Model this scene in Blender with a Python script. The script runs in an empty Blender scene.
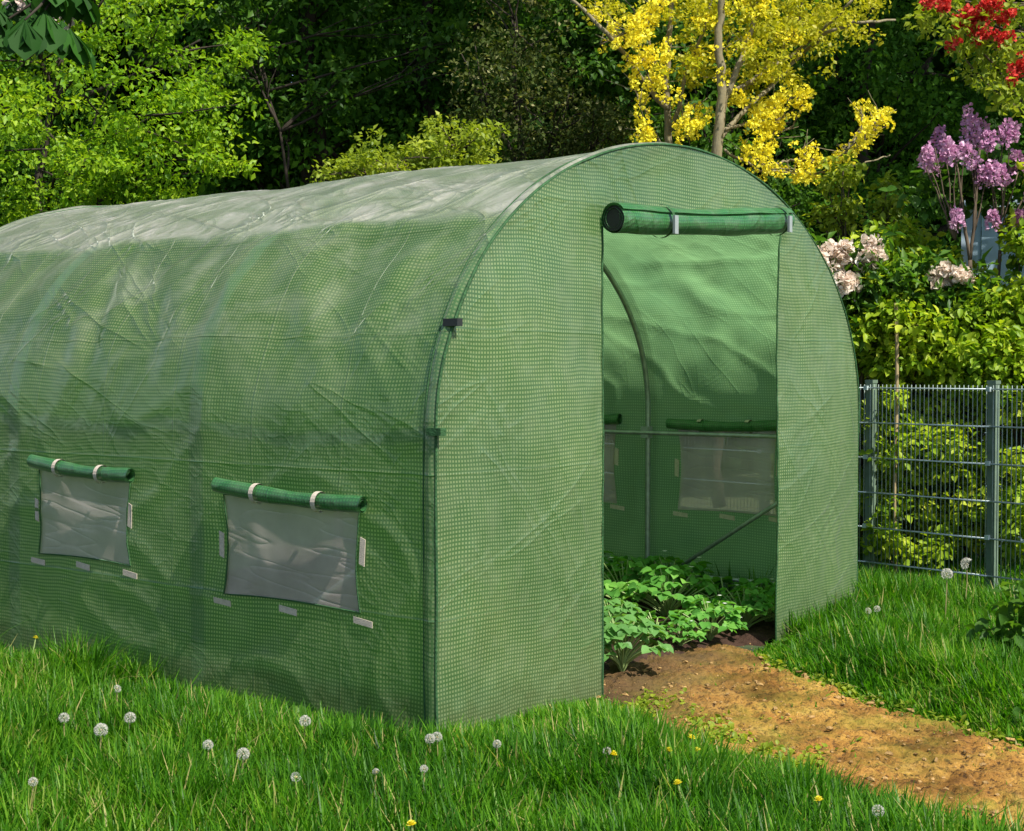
import bpy, math, random
import numpy as np
from mathutils import Vector, noise as mnoise
rng = np.random.default_rng(11); random.seed(5)
PI = math.pi
scene = bpy.context.scene
COL = scene.collection

# ------------------------------------------------------------------ camera / layout
FPX = 1474.8
CAM = np.array([-3.4554, -3.0449, 1.1393]); YAW = 0.8998; PITCH = -0.0306
FW = np.array([math.sin(YAW)*math.cos(PITCH), math.cos(YAW)*math.cos(PITCH), math.sin(PITCH)])
RT = np.array([math.cos(YAW), -math.sin(YAW), 0.0]); UP = np.cross(RT, FW)
def at(px, py, d):
    return CAM + d*(FW + RT*(px-512)/FPX - UP*(py-415.5)/FPX)
def on_ground(px, py, z=0.0):
    v = FW + RT*(px-512)/FPX - UP*(py-415.5)/FPX
    return CAM + v*((z-CAM[2])/v[2])
def to_px(P):
    D = np.atleast_2d(P)-CAM; w = D@FW
    return np.stack([512+FPX*(D@RT)/w, 415.5-FPX*(D@UP)/w, w], -1)
W, HS, H, L = 3.0, 0.948, 2.003, 3.46
BAY = L/3

# ------------------------------------------------------------------ helpers
def np_mesh(name, V, F, mat, parent=None, rnd=None, uv=None, smooth=False, pt=None):
    V = np.asarray(V, np.float32); F = np.asarray(F, np.int32); m, k = F.shape
    me = bpy.data.meshes.new(name)
    me.vertices.add(len(V)); me.vertices.foreach_set('co', V.ravel())
    me.loops.add(m*k); me.loops.foreach_set('vertex_index', F.ravel())
    me.polygons.add(m); me.polygons.foreach_set('loop_start', np.arange(0, m*k, k, dtype=np.int32))
    if smooth: me.polygons.foreach_set('use_smooth', np.ones(m, bool))
    if uv is not None:
        l = me.uv_layers.new(name='UVMap'); l.data.foreach_set('uv', np.asarray(uv, np.float32)[F.ravel()].ravel())
    if rnd is not None:
        a = me.attributes.new('rnd', 'FLOAT', 'FACE'); a.data.foreach_set('value', np.asarray(rnd, np.float32))
    if pt is not None:
        a = me.attributes.new('along', 'FLOAT', 'POINT'); a.data.foreach_set('value', np.asarray(pt, np.float32))
    me.update(calc_edges=True); me.validate()
    if mat: me.materials.append(mat)
    o = bpy.data.objects.new(name, me); COL.objects.link(o)
    if parent: o.parent = parent
    return o
def tag(o, label=None, cat=None, group=None, kind=None):
    if label: o['label'] = label
    if cat: o['category'] = cat
    if group: o['group'] = group
    if kind: o['kind'] = kind
    return o
def empty(name, loc=(0, 0, 0), rz=0, **k):
    o = bpy.data.objects.new(name, None); COL.objects.link(o)
    o.location = [float(v) for v in loc]; o.rotation_euler = (0, 0, rz); o.empty_display_size = .1
    return tag(o, **k)
class MB:
    """collects quads (tris repeat the last corner)"""
    def __init__(s): s.V = []; s.F = []; s.n = 0
    def add(s, V, F):
        V = np.asarray(V, float); F = np.asarray(F, int)
        if F.shape[1] == 3: F = np.concatenate([F, F[:, 2:3]], 1)
        s.V.append(V); s.F.append(F+s.n); s.n += len(V)
    def box(s, lo, hi, M=None, o=(0, 0, 0)):
        x0, y0, z0 = lo; x1, y1, z1 = hi
        V = np.array([(x0,y0,z0),(x1,y0,z0),(x1,y1,z0),(x0,y1,z0),(x0,y0,z1),(x1,y0,z1),(x1,y1,z1),(x0,y1,z1)], float)
        if M is not None: V = V@np.asarray(M).T
        s.add(V+np.asarray(o), [(3,2,1,0),(4,5,6,7),(0,1,5,4),(1,2,6,5),(2,3,7,6),(3,0,4,7)])
    def tube(s, P, r, sides=6, cap=True):
        P = np.asarray(P, float); n = len(P); r = np.broadcast_to(np.asarray(r, float), (n,))
        T = np.gradient(P, axis=0); T /= np.linalg.norm(T, axis=1)[:, None]+1e-9
        up = np.array([0, 0, 1.]) if abs(T[0][2]) < .9 else np.array([1., 0, 0])
        A = np.cross(T, up); A /= np.linalg.norm(A, axis=1)[:, None]+1e-9
        for i in range(1, n):
            if A[i]@A[i-1] < 0: A[i] = -A[i]
        B = np.cross(T, A)
        th = np.arange(sides)*2*PI/sides
        V = P[:, None]+r[:, None, None]*(A[:, None]*np.cos(th)[None, :, None]+B[:, None]*np.sin(th)[None, :, None])
        V = V.reshape(-1, 3); F = []
        for i in range(n-1):
            for j in range(sides):
                k = (j+1) % sides
                F.append((i*sides+j, i*sides+k, (i+1)*sides+k, (i+1)*sides+j))
        if cap:
            V = np.concatenate([V, P[:1], P[-1:]]); a = n*sides
            for j in range(sides):
                k = (j+1) % sides
                F.append((a, k, j, j)); F.append((a+1, (n-1)*sides+j, (n-1)*sides+k, (n-1)*sides+k))
        s.add(V, F)
    def build(s, name, mat, parent=None, smooth=False):
        V = np.concatenate(s.V); F = np.concatenate(s.F)
        me = bpy.data.meshes.new(name)
        fl = [tuple(dict.fromkeys(f)) for f in F.tolist()]
        me.from_pydata([tuple(v) for v in V.tolist()], [], fl)
        if smooth: me.polygons.foreach_set('use_smooth', np.ones(len(me.polygons), bool))
        me.update(); me.materials.append(mat)
        o = bpy.data.objects.new(name, me); COL.objects.link(o)
        if parent: o.parent = parent
        return o
def unit(v): return v/(np.linalg.norm(v, axis=-1, keepdims=True)+1e-9)

# leaf templates: (verts in width,length,normal units; triangles)
T4 = (np.array([(0,0,0),(.5,.45,.12),(0,1,-.05),(-.5,.45,.12)]), np.array([(0,1,2),(0,2,3)]))
T7 = (np.array([(0,0,0),(.36,.2,.1),(.5,.5,.14),(.3,.8,.05),(0,1,-.12),(-.3,.8,.05),(-.5,.5,.14),(-.36,.2,.1),(0,.5,0)]),
      np.array([(8,0,1),(8,1,2),(8,2,3),(8,3,4),(8,4,5),(8,5,6),(8,6,7),(8,7,0)]))
TP = (np.array([(0,0,0),(.5,.5,.25),(.3,1,.1),(-.3,1,.1),(-.5,.5,.25)]), np.array([(0,1,2),(0,2,3),(0,3,4)]))
def leaves(P, D, N, size, wid=.6, T=T4):
    P = np.asarray(P, float); n = len(P); D = unit(D)
    N = N-(N*D).sum(1, keepdims=True)*D; N = unit(N); X = np.cross(D, N)
    size = np.broadcast_to(size, (n,)); t, tri = T
    V = P[:, None]+size[:, None, None]*(X[:, None]*(t[:, 0]*wid)[None, :, None]+D[:, None]*t[:, 1][None, :, None]+N[:, None]*t[:, 2][None, :, None])
    F = (tri[None]+(np.arange(n)*len(t))[:, None, None]).reshape(-1, 3)
    return V.reshape(-1, 3), F, len(tri)
def foliage(name, clumps, per, size, mat, parent, wid=.6, T=T4, flat=.65, droop=.25, up=.7, jit=.3):
    """clumps: rows of x,y,z,r"""
    c = np.asarray(clumps, float); n = len(c)*per
    C = np.repeat(c, per, 0); q = unit(rng.normal(size=(n, 3)))*(rng.random((n, 1))**.45)
    P = C[:, :3]+q*C[:, 3:4]*np.array([1, 1, flat])
    N = unit(q*.6+np.array([0, 0, up])+rng.normal(size=(n, 3))*.45)
    D = q*.7+rng.normal(size=(n, 3))*.7-np.array([0, 0, droop])
    s = size*(1+rng.normal(size=n)*jit).clip(.45, 1.7)
    V, F, k = leaves(P, D, N, s, wid, T)
    r = (.55*rng.random(n)+.45*np.repeat(rng.random(len(c)), per))
    return np_mesh(name, V, F, mat, parent, rnd=np.repeat(r, k))
def lobe(center, rad, n, r=(.18, .34), shell=.5):
    q = unit(rng.normal(size=(n, 3)))*(shell+(1-shell)*rng.random((n, 1)))
    P = np.asarray(center)+q*np.asarray(rad)
    return np.concatenate([P, rng.uniform(*r, size=(n, 1))], 1)
def wob(a, b, n=8, amp=.05, bow=(0, 0, 0)):
    t = np.linspace(0, 1, n)[:, None]; a = np.asarray(a, float); b = np.asarray(b, float)
    d = np.linalg.norm(b-a); ph = rng.random(6)*6
    off = np.stack([np.sin(t[:, 0]*7+ph[0])+.5*np.sin(t[:, 0]*15+ph[1]), np.sin(t[:, 0]*6+ph[2])+.5*np.sin(t[:, 0]*17+ph[3]), .5*np.sin(t[:, 0]*8+ph[4])], -1)
    return a+(b-a)*t+off*amp*d*.2*np.sin(PI*t)**.6+np.sin(PI*t)*np.asarray(bow)

# tunnel cross-section: straight sides, round top; arc length runs up the left wall
th = np.linspace(0, PI, 241)
prof = np.concatenate([[(0, -.11)], [(0, z) for z in np.linspace(0, HS, 20)[:-1]], np.stack([W/2-W/2*np.cos(th), HS+(H-HS)*np.sin(th)], -1),
                       [(W, z) for z in np.linspace(HS, 0, 20)[1:]], [(W, -.11)]])
SL = np.concatenate([[0], np.cumsum(np.hypot(*np.diff(prof, axis=0).T))]); STOT = SL[-1]
def prof_at(s, off=0.0):
    s = np.asarray(s, float); x = np.interp(s, SL, prof[:, 0]); z = np.interp(s, SL, prof[:, 1])
    e = .004; tx = np.interp(s+e, SL, prof[:, 0])-np.interp(s-e, SL, prof[:, 0]); tz = np.interp(s+e, SL, prof[:, 1])-np.interp(s-e, SL, prof[:, 1])
    l = np.hypot(tx, tz)+1e-9; return x-tz/l*off, z+tx/l*off, -tz/l, tx/l
def s_of_z(z, right=False): return (z+.11) if not right else STOT-(z+.11)
# purlin on the roof where the photo shows the long tuck
fa = np.stack([prof[:, 0], 0*prof[:, 0], prof[:, 1]], -1); q = to_px(fa)[:, :2]
PUR = SL[np.hypot(*(q-np.array([515, 215])).T).argmin()]; PURS = [PUR, STOT-PUR]

# ------------------------------------------------------------------ materials
def newmat(name):
    m = bpy.data.materials.new(name); m.use_nodes = True; nt = m.node_tree; nt.nodes.clear()
    out = nt.nodes.new('ShaderNodeOutputMaterial')
    def N(t, **kw):
        n = nt.nodes.new('ShaderNode'+t)
        for k, v in kw.items():
            if k in n.inputs: n.inputs[k].default_value = v
            else: setattr(n, k, v)
        return n
    return m, nt, out, N, nt.links.new
def ramp(N, fac, stops, lk, interp='LINEAR'):
    r = N('ValToRGB'); e = r.color_ramp; e.interpolation = interp
    while len(e.elements) < len(stops): e.elements.new(.5)
    for i, (p, c) in enumerate(stops):
        e.elements[i].position = p; e.elements[i].color = (*c, 1) if len(c) == 3 else c
    lk(fac, r.inputs[0]); return r.outputs[0]
def mth(N, lk, op, a, b=None, c=None, clamp=False):
    n = N('Math', operation=op); n.use_clamp = clamp
    for i, v in enumerate((a, b, c)):
        if v is None: continue
        if isinstance(v, (int, float)): n.inputs[i].default_value = v
        else: lk(v, n.inputs[i])
    return n.outputs[0]
def mixc(N, lk, fac, a, b, blend='MIX'):
    n = N('Mix', data_type='RGBA', blend_type=blend)
    for i, v in ((0, fac), (6, a), (7, b)):
        if isinstance(v, (int, float)): n.inputs[i].default_value = v
        elif isinstance(v, tuple): n.inputs[i].default_value = (*v, 1)
        else: lk(v, n.inputs[i])
    return n.outputs[2]
def leaf_mat(name, stops, trans=.42, rough=.45, tcol=None, spec=.2):
    m, nt, out, N, lk = newmat(name)
    a = N('Attribute', attribute_name='rnd')
    col = ramp(N, a.outputs['Fac'], stops, lk)
    p = N('BsdfPrincipled', Roughness=rough); p.inputs['Specular IOR Level'].default_value = spec
    lk(col, p.inputs['Base Color'])
    t = N('BsdfTranslucent')
    tc = mixc(N, lk, 1.0, col, tcol or (1.5, 1.5, .55), 'MULTIPLY'); lk(tc, t.inputs['Color'])
    mx = N('MixShader', Fac=trans); lk(p.outputs[0], mx.inputs[1]); lk(t.outputs[0], mx.inputs[2]); lk(mx.outputs[0], out.inputs[0])
    return m
def simple(name, col, rough=.6, var=.25, scale=20, bump=.0, metal=0, bscale=60, spec=.5, stretch=None):
    m, nt, out, N, lk = newmat(name)
    tc = N('TexCoord'); src = tc.outputs['Object']
    if stretch:
        mp = N('Mapping'); mp.inputs['Scale'].default_value = stretch; lk(src, mp.inputs[0]); src = mp.outputs[0]
    n = N('TexNoise', Scale=scale, Detail=5, Roughness=.65); lk(src, n.inputs['Vector'])
    c = ramp(N, n.outputs['Fac'], [(.3, tuple(v*(1-var) for v in col)), (.7, tuple(min(1, v*(1+var)) for v in col))], lk)
    p = N('BsdfPrincipled', Roughness=rough, Metallic=metal); p.inputs['Specular IOR Level'].default_value = spec
    lk(c, p.inputs['Base Color'])
    if bump:
        n2 = N('TexNoise', Scale=bscale, Detail=4); lk(src, n2.inputs['Vector'])
        b = N('Bump', Strength=bump, Distance=.01); lk(n2.outputs['Fac'], b.inputs['Height']); lk(b.outputs[0], p.inputs['Normal'])
    lk(p.outputs[0], out.inputs[0]); return m

def cover_mat(name, cell, thread, trans=.38, pitch=.0135, thr=.24, crinkle=1.0, see=.06, bands=False, gloss=1.0):
    m, nt, out, N, lk = newmat(name)
    uv = N('UVMap'); 
    dn = N('TexNoise', Scale=2.2, Detail=2); lk(uv.outputs[0], dn.inputs['Vector'])
    d0 = N('VectorMath', operation='SUBTRACT'); lk(dn.outputs['Color'], d0.inputs[0]); d0.inputs[1].default_value = (.5, .5, .5)
    d1 = N('VectorMath', operation='SCALE'); lk(d0.outputs[0], d1.inputs[0]); d1.inputs['Scale'].default_value = .05
    d2 = N('VectorMath', operation='ADD'); lk(uv.outputs[0], d2.inputs[0]); lk(d1.outputs[0], d2.inputs[1])
    sp = N('SeparateXYZ'); lk(d2.outputs[0], sp.inputs[0])
    def line(o, w):
        f = mth(N, lk, 'FRACT', mth(N, lk, 'DIVIDE', o, pitch))
        f = mth(N, lk, 'ABSOLUTE', mth(N, lk, 'SUBTRACT', f, .5))          # 0 in the middle of the cell, .5 on the thread
        return mth(N, lk, 'GREATER_THAN', f, .5-w)
    grid = mth(N, lk, 'MAXIMUM', line(sp.outputs[0], thr*.95), line(sp.outputs[1], thr))
    # crinkles: ridged creases at two scales
    def ridge(scale, sx, sy, rot, pw):
        mr = N('Mapping'); mr.inputs['Rotation'].default_value = (0, 0, rot); lk(uv.outputs[0], mr.inputs[0]); mp = N('Mapping'); mp.inputs['Scale'].default_value = (sx, sy, 1); lk(mr.outputs[0], mp.inputs[0])
        n = N('TexNoise', Scale=scale, Detail=3, Roughness=.5, Distortion=.6); lk(mp.outputs[0], n.inputs['Vector'])
        a = mth(N, lk, 'ABSOLUTE', mth(N, lk, 'SUBTRACT', n.outputs['Fac'], .5))
        return mth(N, lk, 'POWER', mth(N, lk, 'SUBTRACT', 1.0, mth(N, lk, 'MULTIPLY', a, 4.0), clamp=True), pw)
    r1 = ridge(1.7, .45, 1.9, .95, 10); r2 = ridge(1.9, .4, 1.8, -.5, 10); r3 = ridge(6, 1, 1.6, -.5, 3)
    pn = N('TexNoise', Scale=1.1, Detail=3); lk(uv.outputs[0], pn.inputs['Vector'])
    patch = ramp(N, pn.outputs['Fac'], [(.40, (.1,)*3), (.62, (1, 1, 1))], lk)
    ln = N('TexNoise', Scale=3.2, Detail=5, Roughness=.55); lk(uv.outputs[0], ln.inputs['Vector'])
    s1 = N('SeparateXYZ'); lk(uv.outputs[0], s1.inputs[0])
    zone = mth(N, lk, 'SUBTRACT', 1.0, mth(N, lk, 'MULTIPLY', mth(N, lk, 'ABSOLUTE', mth(N, lk, 'SUBTRACT', mth(N, lk, 'ABSOLUTE', mth(N, lk, 'SUBTRACT', s1.outputs[1], STOT/2)), STOT/2-PUR+.25)), 1.3), clamp=True)
    if bands: patch = mth(N, lk, 'MULTIPLY', patch, mth(N, lk, 'ADD', mth(N, lk, 'MULTIPLY', zone, .8), .12))
    hgt = mth(N, lk, 'ADD', mth(N, lk, 'MULTIPLY', mth(N, lk, 'ADD', r1, r2), patch), mth(N, lk, 'MULTIPLY', r3, .10))
    hgt = mth(N, lk, 'ADD', hgt, mth(N, lk, 'MULTIPLY', ln.outputs['Fac'], .40))
    sx_ = mth(N, lk, 'ABSOLUTE', mth(N, lk, 'SUBTRACT', mth(N, lk, 'FRACT', mth(N, lk, 'DIVIDE', s1.outputs[0], .43)), .5)); sy_ = mth(N, lk, 'ABSOLUTE', mth(N, lk, 'SUBTRACT', mth(N, lk, 'FRACT', mth(N, lk, 'DIVIDE', s1.outputs[1], .46)), .5))
    fold = mth(N, lk, 'POWER', mth(N, lk, 'MAXIMUM', mth(N, lk, 'MULTIPLY', sx_, 2.0), mth(N, lk, 'MULTIPLY', sy_, 2.0)), 70.0)
    hgt = mth(N, lk, 'ADD', hgt, mth(N, lk, 'MULTIPLY', fold, .22))
    if bands:
        rt = mth(N, lk, 'MULTIPLY', mth(N, lk, 'SUBTRACT', STOT/2-PUR+.05, mth(N, lk, 'ABSOLUTE', mth(N, lk, 'SUBTRACT', s1.outputs[1], STOT/2))), 14.0, clamp=True)
        hgt = mth(N, lk, 'ADD', hgt, mth(N, lk, 'MULTIPLY', mth(N, lk, 'MULTIPLY', mth(N, lk, 'ADD', mth(N, lk, 'ADD', r1, r2), mth(N, lk, 'MULTIPLY', r3, .12)), rt), .8))
    gb = N('NewGeometry'); b = N('Bump', Distance=.02); lk(hgt, b.inputs['Height']); lk(mth(N, lk, 'MULTIPLY', mth(N, lk, 'SUBTRACT', 1.0, mth(N, lk, 'MULTIPLY', gb.outputs['Backfacing'], .75)), .6*crinkle), b.inputs['Strength'])
    b2 = N('Bump', Strength=.35, Distance=.0015); lk(grid, b2.inputs['Height']); lk(b.outputs[0], b2.inputs['Normal'])
    # colour: cells lighter film, threads dark tape; dust and clouding over both
    base = mixc(N, lk, grid, cell, thread)
    cl = N('TexNoise', Scale=1.7, Detail=6, Roughness=.6); lk(uv.outputs[0], cl.inputs['Vector'])
    cloud = ramp(N, cl.outputs['Fac'], [(.3, (.72, .8, .78)), (.7, (1.15, 1.12, 1.05))], lk)
    base = mixc(N, lk, 1.0, base, cloud, 'MULTIPLY')
    dust = N('TexNoise', Scale=9, Detail=8, Roughness=.75); lk(uv.outputs[0], dust.inputs['Vector'])
    df = mth(N, lk, 'MULTIPLY', ramp(N, dust.outputs['Fac'], [(.45, (0, 0, 0)), (.72, (1, 1, 1))], lk), .15)
    base = mixc(N, lk, df, base, (.47, .47, .35))
    sv = N('SeparateXYZ'); lk(uv.outputs[0], sv.inputs[0])
    low = mth(N, lk, 'SUBTRACT', STOT/2, mth(N, lk, 'ABSOLUTE', mth(N, lk, 'SUBTRACT', sv.outputs[1], STOT/2)))
    mud = mth(N, lk, 'MULTIPLY', mth(N, lk, 'SUBTRACT', .24, mth(N, lk, 'ADD', low, mth(N, lk, 'MULTIPLY', mth(N, lk, 'SUBTRACT', dust.outputs['Fac'], .5), .5))), 5.0, clamp=True)
    base = mixc(N, lk, mth(N, lk, 'MULTIPLY', mud, .45 if see else 0.0), base, (.14, .12, .06))
    trf = trans
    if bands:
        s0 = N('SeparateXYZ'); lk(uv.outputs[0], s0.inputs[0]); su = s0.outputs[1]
        # pale tone painted on the roof crown above the purlin tuck, imitating skylight sheen
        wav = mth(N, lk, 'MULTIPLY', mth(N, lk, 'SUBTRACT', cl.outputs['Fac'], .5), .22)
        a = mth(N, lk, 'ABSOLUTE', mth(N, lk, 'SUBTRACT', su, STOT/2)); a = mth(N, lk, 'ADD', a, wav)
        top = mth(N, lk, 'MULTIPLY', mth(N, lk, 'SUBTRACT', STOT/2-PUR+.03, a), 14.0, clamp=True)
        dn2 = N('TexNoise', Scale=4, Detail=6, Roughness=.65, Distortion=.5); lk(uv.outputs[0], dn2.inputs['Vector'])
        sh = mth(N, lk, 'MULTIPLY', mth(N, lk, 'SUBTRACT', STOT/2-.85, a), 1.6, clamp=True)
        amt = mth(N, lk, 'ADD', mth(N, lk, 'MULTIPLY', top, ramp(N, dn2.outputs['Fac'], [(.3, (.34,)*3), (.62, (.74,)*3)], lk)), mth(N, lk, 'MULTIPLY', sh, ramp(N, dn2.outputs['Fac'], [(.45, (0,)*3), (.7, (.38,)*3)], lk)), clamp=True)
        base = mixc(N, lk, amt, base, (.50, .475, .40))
        # bands painted as pole shadow along hoops and rail; denser mesh at the ends
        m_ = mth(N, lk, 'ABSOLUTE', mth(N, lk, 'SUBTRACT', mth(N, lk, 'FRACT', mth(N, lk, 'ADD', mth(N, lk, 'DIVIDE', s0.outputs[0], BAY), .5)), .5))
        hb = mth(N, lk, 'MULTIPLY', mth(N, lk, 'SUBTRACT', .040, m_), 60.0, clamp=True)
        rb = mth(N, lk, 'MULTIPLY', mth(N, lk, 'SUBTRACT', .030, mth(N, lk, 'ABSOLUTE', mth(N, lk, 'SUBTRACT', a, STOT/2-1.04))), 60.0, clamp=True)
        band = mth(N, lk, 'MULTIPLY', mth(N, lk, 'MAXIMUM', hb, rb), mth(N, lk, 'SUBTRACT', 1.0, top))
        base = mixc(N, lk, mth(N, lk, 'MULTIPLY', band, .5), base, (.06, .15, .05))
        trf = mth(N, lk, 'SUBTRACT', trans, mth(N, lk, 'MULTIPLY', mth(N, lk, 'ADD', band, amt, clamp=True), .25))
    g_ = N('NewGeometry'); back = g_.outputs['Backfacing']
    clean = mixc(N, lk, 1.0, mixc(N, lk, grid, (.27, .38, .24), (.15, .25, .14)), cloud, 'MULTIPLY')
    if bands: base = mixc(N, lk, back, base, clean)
    p = N('BsdfPrincipled', Roughness=.32); p.inputs['Specular IOR Level'].default_value = .55; lk(base, p.inputs['Base Color'])
    p.inputs['Sheen Weight'].default_value = .5*gloss; p.inputs['Sheen Roughness'].default_value = .3; p.inputs['Sheen Tint'].default_value = (.93, 1, .9, 1); p.inputs['Coat Weight'].default_value = .5*gloss; p.inputs['Coat Roughness'].default_value = .22
    for s in ('Normal', 'Coat Normal'): lk(b2.outputs[0], p.inputs[s])
    t = N('BsdfTranslucent'); lk(mixc(N, lk, 1.0, base, (1.35, 1.6, 1.2), 'MULTIPLY'), t.inputs['Color']); lk(b.outputs[0], t.inputs['Normal'])
    mx = N('MixShader'); lk(p.outputs[0], mx.inputs[1]); lk(t.outputs[0], mx.inputs[2])
    if bands: lk(trf, mx.inputs[0])
    else: mx.inputs[0].default_value = trans
    tr = N('BsdfTransparent', Color=(.75, .95, .72, 1)); mx2 = N('MixShader')
    lk(mth(N, lk, 'MULTIPLY', mth(N, lk, 'SUBTRACT', 1.0, grid), see), mx2.inputs[0]); lk(mx.outputs[0], mx2.inputs[1]); lk(tr.outputs[0], mx2.inputs[2])
    lk(mx2.outputs[0], out.inputs[0]); return m

M = {}
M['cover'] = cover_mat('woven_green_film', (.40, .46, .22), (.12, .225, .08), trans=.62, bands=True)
M['panel'] = cover_mat('woven_green_end_film', (.31, .385, .18), (.085, .17, .06), crinkle=.35, trans=.42)
M['roll'] = cover_mat('rolled_green_film', (.05, .20, .055), (.03, .12, .035), trans=.12, crinkle=.7, see=0, gloss=.15)
M['seam'] = simple('green_hem_tape', (.03, .085, .03), .75, .4, 30, .5, bscale=140, spec=.2)
M['strap'] = simple('beige_strap', (.47, .40, .32), .8, .15, 60, .3, bscale=300)
M['buckle'] = simple('grey_plastic', (.25, .28, .27), .5, .1, 40)
M['tie'] = simple('black_tie', (.012, .014, .012), .5, .2, 40)
M['core'] = simple('dark_roll_inside', (.012, .014, .013), .6, .3, 50)
M['steel'] = simple('dull_galvanised_tube', (.30, .33, .32), .45, .25, 25, metal=.6)
M['fence_green'] = simple('green_grey_coated_steel', (.12, .17, .12), .5, .25, 12)
M['fence_wire'] = simple('pale_grey_coated_wire', (.46, .54, .53), .4, .2, 18, metal=.3)
M['rod'] = simple('dark_grey_green_wire', (.17, .22, .19), .45, .25, 18)
M['bark'] = simple('brown_bark', (.10, .075, .05), .9, .45, 14, .8, bscale=40, stretch=(1, 1, .3), spec=.2)
M['bark_pale'] = simple('pale_greenish_bark', (.20, .17, .10), .85, .35, 14, .7, bscale=40, stretch=(1, 1, .3), spec=.2)
M['bark_dark'] = simple('dark_bark', (.035, .028, .02), .9, .4, 14, .8, bscale=40, stretch=(1, 1, .3), spec=.2)
M['cane'] = simple('dry_cane', (.30, .22, .11), .8, .2, 20, stretch=(1, 1, .2))
M['shed'] = simple('pale_blue_boards', (.33, .47, .56), .6, .12, 8, .2, stretch=(4, 4, .5))
M['shed_roof'] = simple('grey_blue_roof_edge', (.33, .42, .50), .6, .12, 8)
M['stem'] = simple('pale_green_stem', (.22, .30, .10), .6, .2, 30)
M['stem_red'] = simple('reddish_green_stem', (.26, .22, .09), .6, .2, 30)

# film windows
def film_mat():
    m, nt, out, N, lk = newmat('clear_window_film')
    uv = N('UVMap'); sp = N('SeparateXYZ'); lk(uv.outputs[0], sp.inputs[0])
    n = N('TexNoise', Scale=5, Detail=4); lk(uv.outputs[0], n.inputs['Vector'])
    mp = N('Mapping'); mp.inputs['Scale'].default_value = (.7, 5, 1); mq = N('Mapping'); mq.inputs['Rotation'].default_value = (0, 0, -.12); lk(uv.outputs[0], mq.inputs[0]); lk(mq.outputs[0], mp.inputs[0])
    n2 = N('TexNoise', Scale=3, Detail=1, Distortion=.15); lk(mp.outputs[0], n2.inputs['Vector'])
    rg = mth(N, lk, 'POWER', mth(N, lk, 'SUBTRACT', 1.0, mth(N, lk, 'MULTIPLY', mth(N, lk, 'ABSOLUTE', mth(N, lk, 'SUBTRACT', n2.outputs['Fac'], .5)), 12.0), clamp=True), 3.0)
    b = N('Bump', Strength=.25, Distance=.006); lk(mth(N, lk, 'ADD', rg, mth(N, lk, 'MULTIPLY', n.outputs['Fac'], .8)), b.inputs['Height'])
    p = N('BsdfPrincipled', Roughness=.16); p.inputs['Specular IOR Level'].default_value = .7; lk(b.outputs[0], p.inputs['Normal'])
    lk(ramp(N, n.outputs['Fac'], [(.3, (.80, .68, .62)), (.7, (.90, .78, .71))], lk), p.inputs['Base Color'])
    tl = N('BsdfTranslucent', Color=(.80, .70, .71, 1))
    ms = N('MixShader', Fac=.35); lk(p.outputs[0], ms.inputs[1]); lk(tl.outputs[0], ms.inputs[2])
    tr = N('BsdfTransparent', Color=(.94, .85, .84, 1)); mx = N('MixShader')
    lk(ramp(N, n.outputs['Fac'], [(.35, (.48,)*3), (.7, (.66,)*3)], lk), mx.inputs[0]); lk(ms.outputs[0], mx.inputs[1]); lk(tr.outputs[0], mx.inputs[2])
    lk(mx.outputs[0], out.inputs[0]); return m
M['film'] = film_mat()

def grass_mat():
    m, nt, out, N, lk = newmat('grass_blades')
    a = N('Attribute', attribute_name='rnd'); b = N('Attribute', attribute_name='along')
    g = N('NewGeometry'); n = N('TexNoise', Scale=1.9, Detail=3); lk(g.outputs['Position'], n.inputs['Vector'])
    f = mth(N, lk, 'ADD', mth(N, lk, 'MULTIPLY', a.outputs['Fac'], .75), mth(N, lk, 'MULTIPLY', mth(N, lk, 'SUBTRACT', n.outputs['Fac'], .40), 1.15))  # patchy grass tone, widened to paint sunlit and darker lawn into the colour
    col = ramp(N, f, [(0, (.018, .075, .006)), (.35, (.04, .14, .006)), (.65, (.085, .23, .010)), (.87, (.17, .31, .022)), (.97, (.40, .36, .13))], lk)
    p = N('BsdfPrincipled', Roughness=.4); p.inputs['Specular IOR Level'].default_value = .14; lk(col, p.inputs['Base Color'])
    t = N('BsdfTranslucent'); lk(mixc(N, lk, 1.0, col, (1.35, 1.6, .5), 'MULTIPLY'), t.inputs['Color'])
    mx = N('MixShader', Fac=.45); lk(p.outputs[0], mx.inputs[1]); lk(t.outputs[0], mx.inputs[2]); lk(mx.outputs[0], out.inputs[0]); return m
M['grass'] = grass_mat()
def ground_mat():
    m, nt, out, N, lk = newmat('lawn_soil')
    g = N('NewGeometry'); n = N('TexNoise', Scale=14, Detail=8, Roughness=.7); lk(g.outputs['Position'], n.inputs['Vector'])
    col = ramp(N, n.outputs['Fac'], [(.3, (.014, .022, .008)), (.55, (.03, .05, .014)), (.75, (.06, .075, .025))], lk)
    p = N('BsdfPrincipled', Roughness=.95); lk(col, p.inputs['Base Color']); lk(p.outputs[0], out.inputs[0]); return m
M['ground'] = ground_mat()
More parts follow.
